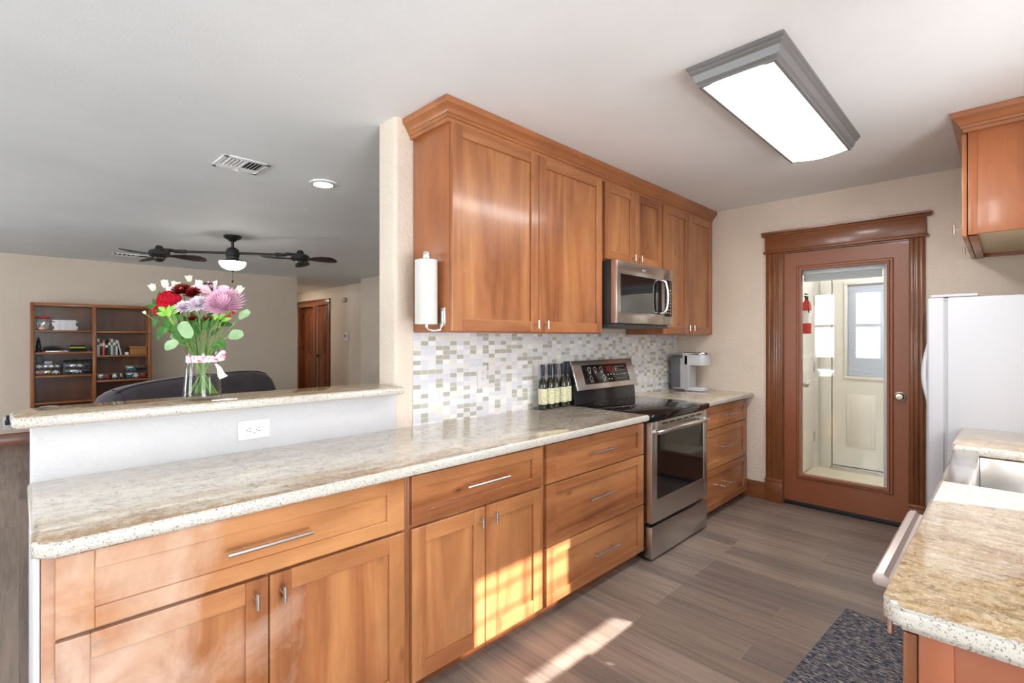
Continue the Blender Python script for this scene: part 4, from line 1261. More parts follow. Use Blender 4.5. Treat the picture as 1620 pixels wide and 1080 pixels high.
car_cols = [rgb(190, 196, 206), rgb(40, 70, 130), rgb(200, 60, 40), rgb(60, 130, 140), rgb(230, 230, 230), rgb(30, 30, 34), rgb(200, 170, 60)]
car_ms = [plain('model_paint_%d' % i, c_, 0.25, coat=0.5) for i, c_ in enumerate(car_cols)]
def display_case(label, x0, x1, z0, z1, cars, y0=8.63, y1=8.80):
    t = thing('display_case', label, 'display case', ((x0 + x1) / 2, (y0 + y1) / 2, z0), group=None)
    obj('base', MB().box(x0, x1, y0, y1, z0, z0 + 0.012, 0.002), black_plastic, t)
    obj('cover', MB().box(x0 + 0.003, x1 - 0.003, y0 + 0.003, y1 - 0.003, z0 + 0.0125, z1, 0.002), clear_m, t)
    n_ = len(cars)
    for i, cidx in enumerate(cars):
        a = x0 + 0.012 + i * (x1 - x0 - 0.024) / n_
        b = a + (x1 - x0 - 0.024) / n_ - 0.006
        hgt = min(0.06, (z1 - z0) * 0.6)
        y = y0 + 0.02
        prof = [(a, z0 + 0.018), (b, z0 + 0.018), (b, z0 + 0.018 + hgt * 0.45), (b - (b - a) * 0.12, z0 + 0.018 + hgt * 0.5), (b - (b - a) * 0.3, z0 + 0.018 + hgt * 0.95), (a + (b - a) * 0.25, z0 + 0.018 + hgt), (a + (b - a) * 0.1, z0 + 0.018 + hgt * 0.5), (a, z0 + 0.018 + hgt * 0.45)]
        m = MB().prism(prof, y, y + 0.05, axis='y', bev=0.003)
        for wx in (a + (b - a) * 0.22, a + (b - a) * 0.78):
            m.cyl((wx, y - 0.002, z0 + 0.022), (wx, y + 0.052, z0 + 0.022), min(0.011, hgt * 0.25), seg=12, mi=1)
        obj('model_car', m, [car_ms[cidx], black_plastic], t)
    return t
display_case('long clear case of model cars, left on the third left shelf', 0.155, 0.40, 0.866, 0.94, [2, 6, 4])
display_case('clear case of small model cars stacked on the left case', 0.155, 0.40, 0.941, 1.012, [0, 1, 4, 0])
display_case('long clear case of model cars, right on the third left shelf', 0.408, 0.69, 0.866, 0.94, [5, 0, 5])
display_case('clear case of small model cars stacked under the black bag', 0.408, 0.69, 0.941, 1.012, [1, 0, 4, 5])
tag(obj('small_box', soft_box(0.165, 0.222, 8.68, 8.76, 1.013, 1.115, 0.006), plain('blue_grey', rgb(70, 82, 96), 0.4), origin=(0.19, 8.72, 1.013)), 'upright blue-grey box on top of the left display cases', 'box')
tag(obj('small_box', soft_box(0.236, 0.31, 8.66, 8.74, 1.013, 1.05, 0.004), plain('pale_box', rgb(160, 164, 170), 0.5), origin=(0.27, 8.7, 1.013)), 'flat pale box on top of the left display cases', 'box')
m = MB()
for k in range(4):
    m.sphere((0.45 + k * 0.07, 8.71, 1.043), 0.042, (1.25, 1.4, 0.72 + 0.12 * (k % 2)), u=14, v=8)
tag(obj('cloth_bag', m, black_cloth, origin=(0.55, 8.71, 1.013)), 'long lumpy black bag on top of the right display cases', 'bag')
books = [(0.030, 0.225, rgb(206, 210, 216), 'thick pale grey hardback at the left end of the book row'), (0.026, 0.20, rgb(44, 40, 44), 'black book second from the left in the row'),
         (0.016, 0.085, rgb(210, 60, 40), 'short red booklet in front of dark books'), (0.026, 0.205, rgb(196, 96, 84), 'coral red book standing in the row'),
         (0.032, 0.17, rgb(40, 36, 36), 'squat black book right of the coral book'), (0.026, 0.215, rgb(58, 76, 56), 'dark green book with pale bands on spine'),
         (0.022, 0.22, rgb(206, 212, 196), 'pale green-white book near the row middle'), (0.028, 0.215, rgb(92, 110, 90), 'grey-green book left of the leaning one'), (0.020, 0.20, rgb(216, 216, 220), 'thin white book, last upright one of the row')]
x = 0.748
for i, (bw, bh, bc, lab) in enumerate(books):
    if i == 2:
        m = MB().box(x + 0.002, x + 0.020, 8.622, 8.64, 1.113, 1.113 + bh, 0.001)
        tag(obj('book', m, plain('book_cover_%d' % i, bc, 0.45), origin=(x, 8.63, 1.113)), lab, 'book', 'books on the right middle shelf')
        continue
    t = thing('book', lab, 'book', (x + bw / 2, 8.72, 1.113), group='books on the right middle shelf')
    m = MB().box(x, x + bw, 8.645, 8.652, 1.113, 1.113 + bh, 0.002).box(x, x + 0.003, 8.645, 8.80, 1.113, 1.113 + bh).box(x + bw - 0.003, x + bw, 8.645, 8.80, 1.113, 1.113 + bh)
    obj('cover', m, plain('book_cover_%d' % i, bc, 0.45), t)
    obj('pages', MB().box(x + 0.003, x + bw - 0.003, 8.652, 8.795, 1.117, 1.110 + bh), paper_m, t)
    obj('spine_band', MB().box(x + 0.002, x + bw - 0.002, 8.6435, 8.6455, 1.113 + bh * 0.62, 1.113 + bh * 0.8), plain('spine_band_%d' % i, rgb(226, 222, 206) if sum(bc[:3]) < 0.9 else rgb(70, 74, 90), 0.5), t)
    x += bw + 0.0015
M = Matrix.Translation((x + 0.048, 8.72, 1.113)) @ Matrix.Rotation(-0.2, 4, 'Y')
tag(obj('book', MB().box(-0.018, 0, -0.075, 0.075, 0, 0.21, 0.002, M=M), plain('book_cover_lean', rgb(176, 182, 190), 0.4), origin=(x + 0.04, 8.72, 1.113)), 'silver-grey book leaning against the end of the row', 'book', 'books on the right middle shelf')
tag(obj('small_box', soft_box(1.05, 1.095, 8.67, 8.72, 1.113, 1.15, 0.006), white_satin, origin=(1.07, 8.7, 1.113)), 'tiny white box between the books and wicker basket', 'box')
t_ = thing('wicker_basket', 'rectangular tan wicker basket at the right of the middle shelf', 'basket', (1.205, 8.72, 1.113))
obj('basket_body', MB().box(1.108, 1.302, 8.64, 8.82, 1.113, 1.205, 0.012), wicker_m, t_)
obj('lid', MB().box(1.103, 1.304, 8.636, 8.825, 1.205, 1.232, 0.008), wicker_m, t_)
display_case('short clear case of model cars left on the lower right shelf', 0.748, 0.90, 0.776, 0.866, [0, 2])
display_case('middle clear case of model cars on the lower right shelf', 0.904, 0.985, 0.776, 0.866, [4])
display_case('narrow clear case with one yellow model car on the lower right shelf', 0.988, 1.04, 0.776, 0.866, [6])
display_case('wide clear case with teal and white model cars at the shelf right end', 1.05, 1.30, 0.776, 0.872, [3, 4, 2])
display_case('wide clear case of dark model cars stacked at the shelf right end', 1.05, 1.30, 0.873, 0.965, [3, 5])

# ------------------------------------------------------------------ sofa seen from behind
t_ = thing('sofa', 'dark purple-grey sofa with rounded back behind the raised bar', 'sofa', (1.50, 7.05, 0), 0.50)
m = MB()
rows = []
Ls = 1.13
for i in range(33):
    q = -1 + 2 * i / 32
    x = q * Ls
    top = 0.70 + 0.20 * (1 - abs(q) ** 7) ** 0.5 + 0.035 * q - 0.035 * q * q
    prof = [(-0.18, 0.12), (-0.235, 0.4), (-0.25, top - 0.16), (-0.235, top - 0.06), (-0.17, top - 0.008), (-0.08, top), (0.0, top - 0.015), (0.05, top - 0.08), (0.07, top - 0.2), (0.10, 0.35), (0.10, 0.12)]
    rows.append([(x, y, z) for y, z in prof])
m.sheet(rows)
m.bm.faces.new([v for v in m.bm.verts if abs(v.co.x + Ls) < 1e-5])
m.bm.faces.new([v for v in m.bm.verts if abs(v.co.x - Ls) < 1e-5])
obj('backrest', m, sofa_m, t_, local=True, smooth=70)
m = MB()
for s in (-0.86,):
    pts = []
    for j in range(9):
        a = j / 8
        pts.append((s * Ls, -0.252 + 0.02 * a, 0.45 + 0.29 * a))
    m.tube(pts + [(s * Ls, -0.172, 0.798), (s * Ls, -0.08, 0.807)], 0.006, 6)
pts = [(-Ls * 0.90 + k * Ls * 1.80 / 24, -0.175, 0) for k in range(25)]
pts = [(x, -0.18, 0.70 + 0.20 * (1 - abs(x / Ls) ** 7) ** 0.5 + 0.035 * x / Ls - 0.035 * (x / Ls) ** 2 - 0.006) for x, _, _ in pts]
m.tube(pts, 0.006, 6)
obj('piping', m, fabric('dark_piping', rgb(46, 42, 50)), t_, local=True)
obj('seat_base', MB().box(-Ls, Ls, 0.08, 0.85, 0.12, 0.32, 0.03, seg=3), sofa_m, t_, local=True)
for k in range(3):
    a = -0.92 + k * 0.62
    obj('seat_cushion', MB().box(a, a + 0.60, 0.10, 0.86, 0.32, 0.46, 0.05, seg=3), sofa_m, t_, local=True)
for s in (-1, 1):
    obj('arm', MB().box(s * Ls - 0.10 * (1 + s), s * Ls + 0.10 * (1 - s), 0.05, 0.86, 0.12, 0.62, 0.06, seg=3), sofa_m, t_, local=True)
for x, y in ((-1.05, -0.12), (1.05, -0.12), (-1.05, 0.78), (1.05, 0.78)):
    obj('leg', MB().cyl((x, y, 0), (x, y, 0.13), 0.02, 0.028, 12), black_plastic, t_, local=True)

# ------------------------------------------------------------------ hall doors and wall items
m = MB()
XH = 4.7
m.box(XH - 0.025, XH, 10.17, 10.27, 0, 2.06, 0.003).box(XH - 0.025, XH, 10.84, 10.98, 0, 2.06, 0.003).box(XH - 0.025, XH, 11.75, 11.86, 0, 2.06, 0.003)
m.box(XH - 0.028, XH, 10.165, 11.87, 2.06, 2.17, 0.003, 1)
m.box(XH - 0.05, XH, 10.14, 11.9, 2.17, 2.195, 0.006, 1)
m.box(XH, XH + 0.12, 11.74, 11.76, 0, 2.06).box(XH, XH + 0.12, 10.97, 10.985, 0, 2.06)
struct('trim_hall', m, [hall_z, trim_y])
def hall_leaf(n, y0, y1, x, label_knob, hy):
    r_ = bpy.data.objects.new('door_%d' % n, None)
    COL.objects.link(r_)
    r_.location = (x, (y0 + y1) / 2, 0); r_['_w'] = [x, (y0 + y1) / 2, 0]; r_['kind'] = 'structure'
    m = MB()
    m.box(x, x + 0.035, y0, y1, 0.01, 2.05, 0.002)
    w_ = y1 - y0
    for pa, pb in (((0.16, 0.46), (0.54, 0.84)) if w_ > 0.6 else ((0.2, 0.8),)):
        for za, zb in ((0.15, 0.86), (1.0, 1.92)):
            t = MB()
            m.box(x - 0.010, x + 0.01, y0 + w_ * pa, y0 + w_ * pb, za, zb, 0.008)
            m.box(x - 0.016, x + 0.01, y0 + w_ * pa + 0.04, y0 + w_ * pb - 0.04, za + 0.04, zb - 0.04, 0.006)
    obj('door_leaf', m, hall_z, r_)
    m = MB()
    M = Matrix.Translation((x, label_knob, 0.96)) @ Matrix.Rotation(-PI / 2, 4, 'Y')
    m.lathe([(0.028, 0), (0.028, 0.006), (0.01, 0.01), (0.01, 0.03), (0.026, 0.04), (0.028, 0.055), (0.016, 0.066), (0.0, 0.067)], seg=20, M=M)
    obj('door_knob', m, bronze, r_)
    m = MB()
    for z in (0.28, 1.12, 1.88):
        m.box(x - 0.012, x + 0.008, hy - 0.016, hy + 0.016, z - 0.05, z + 0.05, 0.003)
    obj('hinge', m, bronze, r_)
hall_leaf(5, 10.275, 10.825, XH + 0.005, 10.76, 10.285)
hall_leaf(6, 10.99, 11.735, XH + 0.06, 11.05, 11.72)
m = MB().box(XH - 0.004, XH + 0.03, 10.827, 10.84, 0.01, 2.05)
struct('hall_gap_light_strip', m, white_paint)  # white strip standing in for the light showing in the door gap

t_ = thing('thermostat', 'white thermostat on the hall wall right of the hall doors', 'thermostat', (XH, 9.42, 1.38))
obj('housing', MB().box(XH - 0.03, XH, 9.36, 9.48, 1.30, 1.45, 0.008), white_satin, t_)
obj('screen', MB().box(XH - 0.032, XH - 0.028, 9.40, 9.465, 1.36, 1.42), dark_grey, t_)
t_ = thing('door_chime', 'small beige chime box high on the hall wall above the thermostat', 'chime', (XH, 9.52, 2.11))
obj('housing', MB().box(XH - 0.04, XH, 9.44, 9.58, 2.08, 2.17, 0.008), plain('beige_plastic', rgb(196, 182, 166), 0.5), t_)
t_ = thing('light_switch', 'ivory light switch near the end of the hall wall', 'switch', (XH, 8.62, 1.3))
obj('plate', MB().box(XH - 0.006, XH, 8.58, 8.66, 1.235, 1.365, 0.002), plain('ivory_plastic', rgb(206, 196, 176), 0.4), t_)
obj('toggle', MB().box(XH - 0.016, XH - 0.004, 8.61, 8.63, 1.285, 1.33, 0.003), white_satin, t_)

# ------------------------------------------------------------------ right side: end cabinet, dishwasher, sink, fridge
RY = 0.105      # face frame plane, fronts look +y
t_ = thing('base_cabinet', 'wooden end cabinet under the golden worktop in the lower right corner', 'cabinet', (1.2, -0.2, 0))
m = MB()
m.box(1.092, 1.312, -0.495, RY - 0.012, 0.10, 0.843, 0.002)
m.box(1.088, 1.312, RY - 0.014, RY, 0.10, 0.843, 0.002)
obj('body', m, side_v, t_)
m = MB().box(1.083, 1.093, -0.495, RY - 0.02, 0.0, 0.843, 0.002)
m.box(1.079, 1.093, RY - 0.045, RY, 0.0, 0.843, 0.002)
obj('end_panel', m, N('stained_end_panel').set(color=rgb(148, 84, 54), rough=0.35, coat=0.15).m, t_)
obj('toe_kick', MB().box(1.10, 1.312, -0.40, 0.03, 0.0, 0.10), trim_x, t_)
MY = Matrix.Translation((0, 2 * RY, 0)) @ Matrix.Diagonal((1, -1, 1, 1))
dr = obj('door', shaker(1.09, 1.305, 0.11, 0.83, RY - 0.022, 0.05, 0.05, M=MY), [wood_v, wood_h], t_)
m = MB()
m.cyl((1.285, RY + 0.064, 0.728), (1.285, RY + 0.064, 0.772), 0.006)
m.cyl((1.285, RY + 0.02, 0.75), (1.285, RY + 0.064, 0.75), 0.0045)
obj('door_pull', m, nickel, dr)

t_ = thing('dishwasher', 'stainless dishwasher with thick bar handle under the golden worktop', 'dishwasher', (1.6, -0.15, 0))
obj('body', MB().box(1.318, 1.912, -0.48, RY, 0.02, 0.842, 0.002), dark_grey, t_)
dd = obj('door', MB().box(1.32, 1.91, RY, RY + 0.045, 0.10, 0.838, 0.006), steel_m, t_)
prof = [(RY + 0.04, 0.802), (RY + 0.096, 0.802), (RY + 0.102, 0.808), (RY + 0.102, 0.822), (RY + 0.096, 0.830), (RY + 0.082, 0.831), (RY + 0.074, 0.822), (RY + 0.066, 0.822), (RY + 0.060, 0.829), (RY + 0.04, 0.829)]
obj('handle', MB().prism(prof, 1.325, 1.875, axis='x', bev=0.001), plain('reflection_tinted_steel', (0.60, 0.52, 0.49, 1), 0.45, 0.7), dd)  # steel tinted pinkish: reflected wood and sun put into the colour
obj('toe_panel', MB().box(1.32, 1.91, 0.0, 0.03, 0.0, 0.10), black_plastic, t_)

t_ = thing('base_cabinet', 'wooden sink cabinet below the steel apron sink', 'cabinet', (2.4, -0.2, 0))
obj('body', MB().box(1.918, 2.92, -0.495, RY, 0.10, 0.598, 0.002), side_v, t_)
for a, b in ((1.93, 2.42), (2.425, 2.91)):
    dr = obj('door', shaker(a, b, 0.11, 0.59, RY - 0.022, 0.055, 0.06, M=MY), [wood_v, wood_h], t_)
for a, b in ((1.918, 2.104), (2.868, 2.92)):
    obj('upper_stile', MB().box(a, b, -0.41, RY - 0.01, 0.60, 0.843), side_v, t_)
obj('toe_kick', MB().box(1.918, 2.92, 0.02, 0.04, 0.0, 0.10), trim_x, t_)
t_ = thing('base_cabinet', 'narrow wooden cabinet between the apron sink and the refrigerator', 'cabinet', (3.2, -0.2, 0))
obj('body', MB().box(2.925, 3.43, -0.495, RY, 0.10, 0.843, 0.002), side_v, t_)
obj('door', shaker(2.935, 3.42, 0.11, 0.83, RY - 0.022, 0.055, 0.06, M=MY), [wood_v, wood_h], t_)
obj('toe_kick', MB().box(2.925, 3.43, 0.02, 0.04, 0.0, 0.10), trim_x, t_)

t_ = thing('apron_sink', 'deep stainless apron-front sink between the two golden worktops', 'sink', (2.47, -0.15, 0.61))
sx0, sx1 = 2.108, 2.862
m = MB()
m.box(sx0 + 0.0, sx0 + 0.02, -0.40, 0.076, 0.62, 0.842, 0.002).box(sx1 - 0.02, sx1, -0.40, 0.076, 0.62, 0.842, 0.002)
m.box(sx0, sx1, -0.42, -0.40, 0.62, 0.842, 0.002).box(sx0, sx1, -0.42, 0.076, 0.605, 0.625, 0.002)
obj('basin', m, steel_light, t_)
prof = []
prof += [(0.125, 0.605), (0.150, 0.625), (0.157, 0.66)]
prof += [(0.161, 0.72), (0.163, 0.80), (0.163, 0.838), (0.160, 0.852), (0.154, 0.861), (0.145, 0.866), (0.10, 0.868), (0.085, 0.866), (0.078, 0.858), (0.078, 0.62)]
obj('apron', MB().prism(prof, sx0 + 0.008, sx1 - 0.012, axis='x', bev=0.003), steel_light, t_, smooth=50)
t_ = thing('kitchen_faucet', 'chrome arched faucet behind the apron sink', 'faucet', (2.46, -0.455, 0.61))
m = MB().cyl((2.46, -0.46, 0.605), (2.46, -0.46, 0.93), 0.02, 0.016)
m.tube([(2.46, -0.46, 0.92), (2.46, -0.46, 1.02), (2.46, -0.43, 1.055), (2.46, -0.38, 1.06), (2.46, -0.33, 1.04), (2.46, -0.31, 0.99)], 0.011, 12)
obj('spout', m, chrome, t_, smooth=50)
obj('ledge', MB().box(sx0 + 0.01, sx1 + 0.02, -0.499, -0.421, 0.60, 0.88, 0.002), granite_right, None)
o_ = bpy.data.objects['ledge']
o_.name = 'worktop_strip'
tag(o_, 'thin golden granite strip behind the apron sink under the window', 'countertop')

t_ = thing('refrigerator', 'white refrigerator with curved handle beside the glazed door', 'refrigerator', (3.85, -0.1, 0))
fx0, fx1, fz = 3.455, 4.20, 1.556
obj('body', MB().box(fx0, fx1, -0.46, 0.218, 0.02, fz, 0.008), fridge_m, t_)
fd = obj('door', MB().box(fx0, fx1, 0.226, 0.30, 0.06, fz + 0.002, 0.016, seg=3), fridge_m, t_)
obj('gasket', MB().box(fx0 + 0.008, fx1 - 0.008, 0.216, 0.228, 0.07, fz - 0.01), plain('gasket_grey', rgb(170, 172, 176), 0.6), t_)
m = MB()
pts = [(fx0 + 0.03, 0.290, 0.99)] + [(fx0 + 0.03, 0.292 + 0.022 * math.sin(PI * k / 10), 1.0 + 0.3 * k / 10) for k in range(11)] + [(fx0 + 0.03, 0.290, 1.31)]
m.tube(pts, 0.014, 12)
obj('handle', m, fridge_m, fd, smooth=50)
m = MB().box(fx0 + 0.004, fx0 + 0.30, 0.10, 0.285, fz + 0.002, fz + 0.016, 0.004)
hg = obj('hinge_cover', m, fridge_m, t_)
obj('hinge_pin', MB().box(fx0 + 0.002, fx0 + 0.03, 0.212, 0.262, fz - 0.012, fz - 0.004, 0.002), nickel, hg)
for x in (fx0 + 0.06, fx1 - 0.06):
    for y in (-0.4, 0.18):
        obj('foot', MB().cyl((x, y, 0), (x, y, 0.025), 0.02), black_plastic, t_)

# cabinet over the fridge
t_ = thing('wall_cabinet', 'wooden wall cabinet high above the refrigerator at the right edge', 'cabinet', (3.9, -0.2, 1.86))
ox0, oz0 = 3.37, 1.862
m = MB()
m.box(ox0, ox0 + 0.018, -0.496, 0.118, oz0, 2.40, 0.002)
m.box(XD - 0.02, XD - 0.002, -0.496, 0.118, oz0, 2.40, 0.002)
m.box(ox0 - 0.001, XD - 0.002, 0.10, 0.135, oz0 - 0.004, oz0 + 0.045, 0.002).box(ox0 - 0.003, ox0 + 0.04, 0.10, 0.135, oz0 - 0.004, 2.40, 0.002)
m.box(ox0 + 0.01, XD - 0.002, 0.10, 0.13, 2.34, 2.40)
obj('body', m, side_v, t_)
obj('bottom_panel', MB().box(ox0 + 0.018, XD - 0.02, -0.496, 0.10, oz0 + 0.022, oz0 + 0.036), pale_ply, t_)
MU = Matrix.Translation((0, 2 * 0.135, 0)) @ Matrix.Diagonal((1, -1, 1, 1))
for a, b, px in ((3.375, 3.885, 3.43), (3.89, 4.40, 4.3)):
    dr = obj('door', shaker(a, b, oz0 - 0.006, 2.37, 0.135 - 0.023, 0.06, 0.062, M=MU), [wood_v, wood_h], t_)
    m = MB()
    m.cyl((px, 0.19, oz0 + 0.02), (px, 0.19, oz0 + 0.065), 0.006)
    m.cyl((px, 0.155, oz0 + 0.042), (px, 0.19, oz0 + 0.042), 0.0045)
    obj('door_pull', m, chrome, dr)
m = MB().sweep([(ox0, -0.498), (ox0, 0.135), (XD - 0.002, 0.135)], [(-1, 0), (-1, 1), (0, 1)], CP)
obj('crown', m, wood('alder_crown_across', 'y', rgb(186, 120, 74), rgb(170, 106, 64), rgb(150, 90, 54)), t_)

# ------------------------------------------------------------------ rug
t_ = thing('kitchen_rug', 'navy and beige streaked woven rug on the kitchen floor by the dishwasher', 'rug', (2.90, 0.561, 0.0), PI - 0.066)
m = MB()
rows = []
for i in range(29):
    rows.append([(1.45 * i / 28, 0.44 * j / 10, 0.001 + 0.008 * (1 if 0 < i < 28 and 0 < j < 10 else 0) + random.uniform(0, 0.0015)) for j in range(11)])
m.sheet(rows)
m.box(0.004, 1.446, 0.004, 0.436, 0.0, 0.006)
obj('pile', m, rug_m, t_, local=True, smooth=60)
# ------------------------------------------------------------------ vase with flowers
VX, VY, VZ = 0.511, 2.228, 1.1015
t_ = thing('glass_vase', 'clear glass vase with floral ribbon on the granite bar', 'vase', (VX, VY, VZ))
vp = [(0.0, 0.004), (0.058, 0.0), (0.065, 0.004), (0.0665, 0.012), (0.064, 0.05), (0.060, 0.10), (0.0545, 0.15), (0.0525, 0.172), (0.054, 0.188), (0.0585, 0.205)]
vi = [(0.0565, 0.205), (0.0520, 0.188), (0.0505, 0.172), (0.0525, 0.15), (0.058, 0.10), (0.062, 0.05), (0.0635, 0.016), (0.0, 0.014)]
obj('glass', MB().lathe(vp + vi, (VX, VY, VZ), 48, cap=False), vase_m, t_)
obj('water', MB().lathe([(0.0, 0.0145), (0.0628, 0.0165), (0.0614, 0.05), (0.0577, 0.098), (0.0, 0.098)], (VX, VY, VZ), 40, cap=False), water_m, t_)
rb = obj('ribbon', MB().lathe([(0.0552, 0.146), (0.0540, 0.158), (0.0536, 0.172)], (VX, VY, VZ), 48, cap=False), ribbon_m, t_)
def on_view(du, dv, dd=0.0):
    """offset in the plane across the bar: du to the right, dv up, dd away"""
    return Vector((VX, VY, VZ)) + RD * du + FD * dd + Vector((0, 0, dv))
m = MB()
c0 = on_view(0.054, 0.160, -0.012)
for (a, b, w_) in (((0.024, 0.022), (0.045, 0.014), 0.012), ((0.018, 0.006), (0.040, 0.004), 0.010)):
    rows = []
    for k in range(9):
        q = k / 8
        ctr = c0 + RD * (a[0] * 2 * q * (1 - q) + b[0] * q * q) + Vector((0, 0, a[1] * 2 * q * (1 - q) + b[1] * q * q))
        wd = w_ * (0.5 + 0.9 * math.sin(PI * q * 0.9))
        rows.append([tuple(ctr + Vector((0, 0, -wd)) + FD * 0.006 * math.sin(9 * q)), tuple(ctr - FD * 0.006), tuple(ctr + Vector((0, 0, wd)) + FD * 0.006)])
    m.sheet(rows)
obj('bow', m, ribbon_m, rb)
m = MB()
rows = []
for k in range(7):
    q = k / 6
    ctr = c0 + RD * (0.004 + 0.034 * q) + Vector((0, 0, -0.02 - 0.055 * q)) + FD * 0.006 * math.sin(6 * q)
    rows.append([tuple(ctr - RD * (0.005 + 0.011 * q) + Vector((0, 0, -0.006 * q))), tuple(ctr - FD * 0.004), tuple(ctr + RD * (0.006 + 0.010 * q) + Vector((0, 0, 0.008 * q)))])
m.sheet(rows)
obj('ribbon_tail', m, ribbon_white, rb)

def P2(u, v, dd=0.0):
    return Vector((VX, VY, H)) + RD * ((u - 319.5) * 0.00248) + FD * dd + Vector((0, 0, (535.2 - v) * 0.00248))

def petal_rows(m, c, axis, side, L, w_, curl, cup=0.3, mi=0, n=5):
    """one petal: from c along axis, curling towards side"""
    axis = axis.normalized()
    side = (side - axis * side.dot(axis)).normalized()
    b = axis.cross(side)
    rows = []
    for k in range(n):
        q = k / (n - 1)
        p = c + axis * (L * q) + side * (curl * L * q * q)
        wd = w_ * (0.25 + 0.75 * math.sin(PI * min(0.97, 0.12 + q * 0.86)) ** 0.8)
        if k == n - 1: wd = w_ * 0.12
        rows.append([tuple(p - b * wd + side * (cup * wd)), tuple(p), tuple(p + b * wd + side * (cup * wd))])
    m.sheet(rows, mi=mi)

def stem_obj(parent, top, seed, base_r=0.03):
    rn = random.Random(seed)
    a = rn.uniform(0, 2 * PI)
    d = top - Vector((VX, VY, top.z))
    neck = Vector((VX, VY, VZ + 0.19)) + Vector((max(-0.036, min(0.036, d.x * 0.4)), max(-0.036, min(0.036, d.y * 0.4)), 0))
    bot = Vector((VX, VY, VZ + 0.022)) - Vector((neck.x - VX, neck.y - VY, 0)) * 0.9 + Vector((math.cos(a), math.sin(a), 0)) * 0.012
    pts = []
    for k in range(8):
        q = k / 7
        pts.append(bot.lerp(neck, q))
    mid = neck.lerp(top, 0.5) + Vector((0, 0, 0.012))
    for k in range(1, 9):
        q = k / 8
        pts.append(neck * (1 - q) ** 2 + mid * 2 * q * (1 - q) + top * q * q)
    m = MB().tube(pts, 0.0022, 6, radii=[0.0026 - 0.0008 * i / len(pts) for i in range(len(pts))])
    return obj('stem', m, stem_m, parent, smooth=70), neck

def dome_flower(label, u, v, dd, R_, n, L, w_, mat, face=None, curl=0.25, disc=None, name='flower', cat='flower', spread=1.35, seed=1, squash=1.0, core=0.1):
    c = P2(u, v, dd)
    t = thing(name, label, cat, tuple(c))
    face = (face or Vector((0, 0, 1)) - FD * 0.9 + RD * 0.1).normalized()
    up = face.orthogonal().normalized()
    sd = face.cross(up)
    rn = random.Random(seed)
    m = MB()
    for k in range(n):
        q = (k + 0.5) / n
        th = spread * math.sqrt(q)
        ph = k * 2.39996
        rad = (up * math.cos(ph) + sd * math.sin(ph))
        ax = face * math.cos(th) + rad * math.sin(th)
        ll = L * (0.75 + 0.35 * q) * rn.uniform(0.88, 1.1)
        petal_rows(m, c - face * R_ * 0.35 * squash + ax * R_ * core, ax, face * 0.9 + rad * -0.3, ll, w_ * rn.uniform(0.85, 1.15), curl * (0.3 + q), 0.5)
    obj('bloom', m, mat, t, smooth=60)
    if core > 0.3:
        m2 = MB().sphere(tuple(c - face * R_ * 0.15), R_ * 0.42, u=14, v=10)
        obj('heart', m2, mat, t)
    if disc:
        obj('disc', MB().sphere(tuple(c + face * R_ * 0.12), R_ * 0.24, (1, 1, 1), u=12, v=8), disc, t)
    stem_obj(t, c - face * R_ * 0.4, seed * 13 + 1)
    return t

dome_flower('big pink many-petalled chrysanthemum at the right of the bouquet', 360, 474, -0.035, 0.060, 230, 0.045, 0.0058, pink_p, spread=2.0, seed=3, curl=0.55, name='chrysanthemum', core=0.38)
dome_flower('pale blush daisy mum left of the big pink chrysanthemum', 326, 480, -0.055, 0.038, 120, 0.034, 0.0048, blush_p, spread=1.75, core=0.2, seed=4, curl=0.2, name='daisy')
dome_flower('smaller blush daisy mum in front of the dark red flowers', 305, 485, -0.06, 0.030, 100, 0.027, 0.0042, blush_p, spread=1.75, core=0.2, seed=5, curl=0.2, name='daisy')
dome_flower('dark red flower with yellow centre at the bouquet top', 292, 459, -0.02, 0.034, 80, 0.034, 0.0045, maroon_p, disc=yellow_p, spread=1.5, seed=6, name='aster')
dome_flower('dark red flower touching the pink lily at the bouquet top', 311, 463, -0.03, 0.030, 70, 0.030, 0.0045, maroon_p, spread=1.7, seed=7, name='aster')
for (u, v, dd, R_, lab, sd_) in ((295, 494, -0.05, 0.018, 'small dark red flower below the small blush daisy', 8), (314, 504, -0.04, 0.017, 'small dark red flower below the larger blush daisy', 9),
                                 (338, 506, -0.04, 0.016, 'small dark red flower under the pink chrysanthemum', 10), (250, 496, 0.0, 0.014, 'tiny dark red flower at the bouquet left edge', 11)):
    dome_flower(lab, u, v, dd, R_, 34, R_, 0.0036, maroon_p, spread=1.5, seed=sd_, name='aster')
# red dianthus: a dome of small frilled florets
def cluster(label, u, v, dd, R_, n, mat, seed, fr=0.011):
    c = P2(u, v, dd)
    t = thing('dianthus', label, 'flower', tuple(c))
    face = (Vector((0, 0, 1)) - FD * 0.8).normalized()
    up = face.orthogonal().normalized(); sd = face.cross(up)
    m = MB()
    for k in range(n):
        q = (k + 0.5) / n
        th = 1.5 * math.sqrt(q); ph = k * 2.39996
        ax = face * math.cos(th) + (up * math.cos(ph) + sd * math.sin(ph)) * math.sin(th)
        p = c + ax * R_ * 0.8 - face * R_ * 0.3
        u2 = ax.orthogonal().normalized(); s2 = ax.cross(u2)
        for j in range(6):
            a = j * PI / 3 + k
            petal_rows(m, p, ax * 0.5 + (u2 * math.cos(a) + s2 * math.sin(a)), ax, fr, fr * 0.55, 0.25, 0.3, n=4)
    obj('bloom', m, mat, t, smooth=60)
    stem_obj(t, c - face * R_ * 0.3, seed)
cluster('bright red domed dianthus cluster at the left of the bouquet', 274, 474, -0.03, 0.044, 75, red_p, 21, 0.0115)
cluster('small red dianthus floret below the large red dome', 260, 491, -0.04, 0.015, 5, red_p, 22, 0.010)
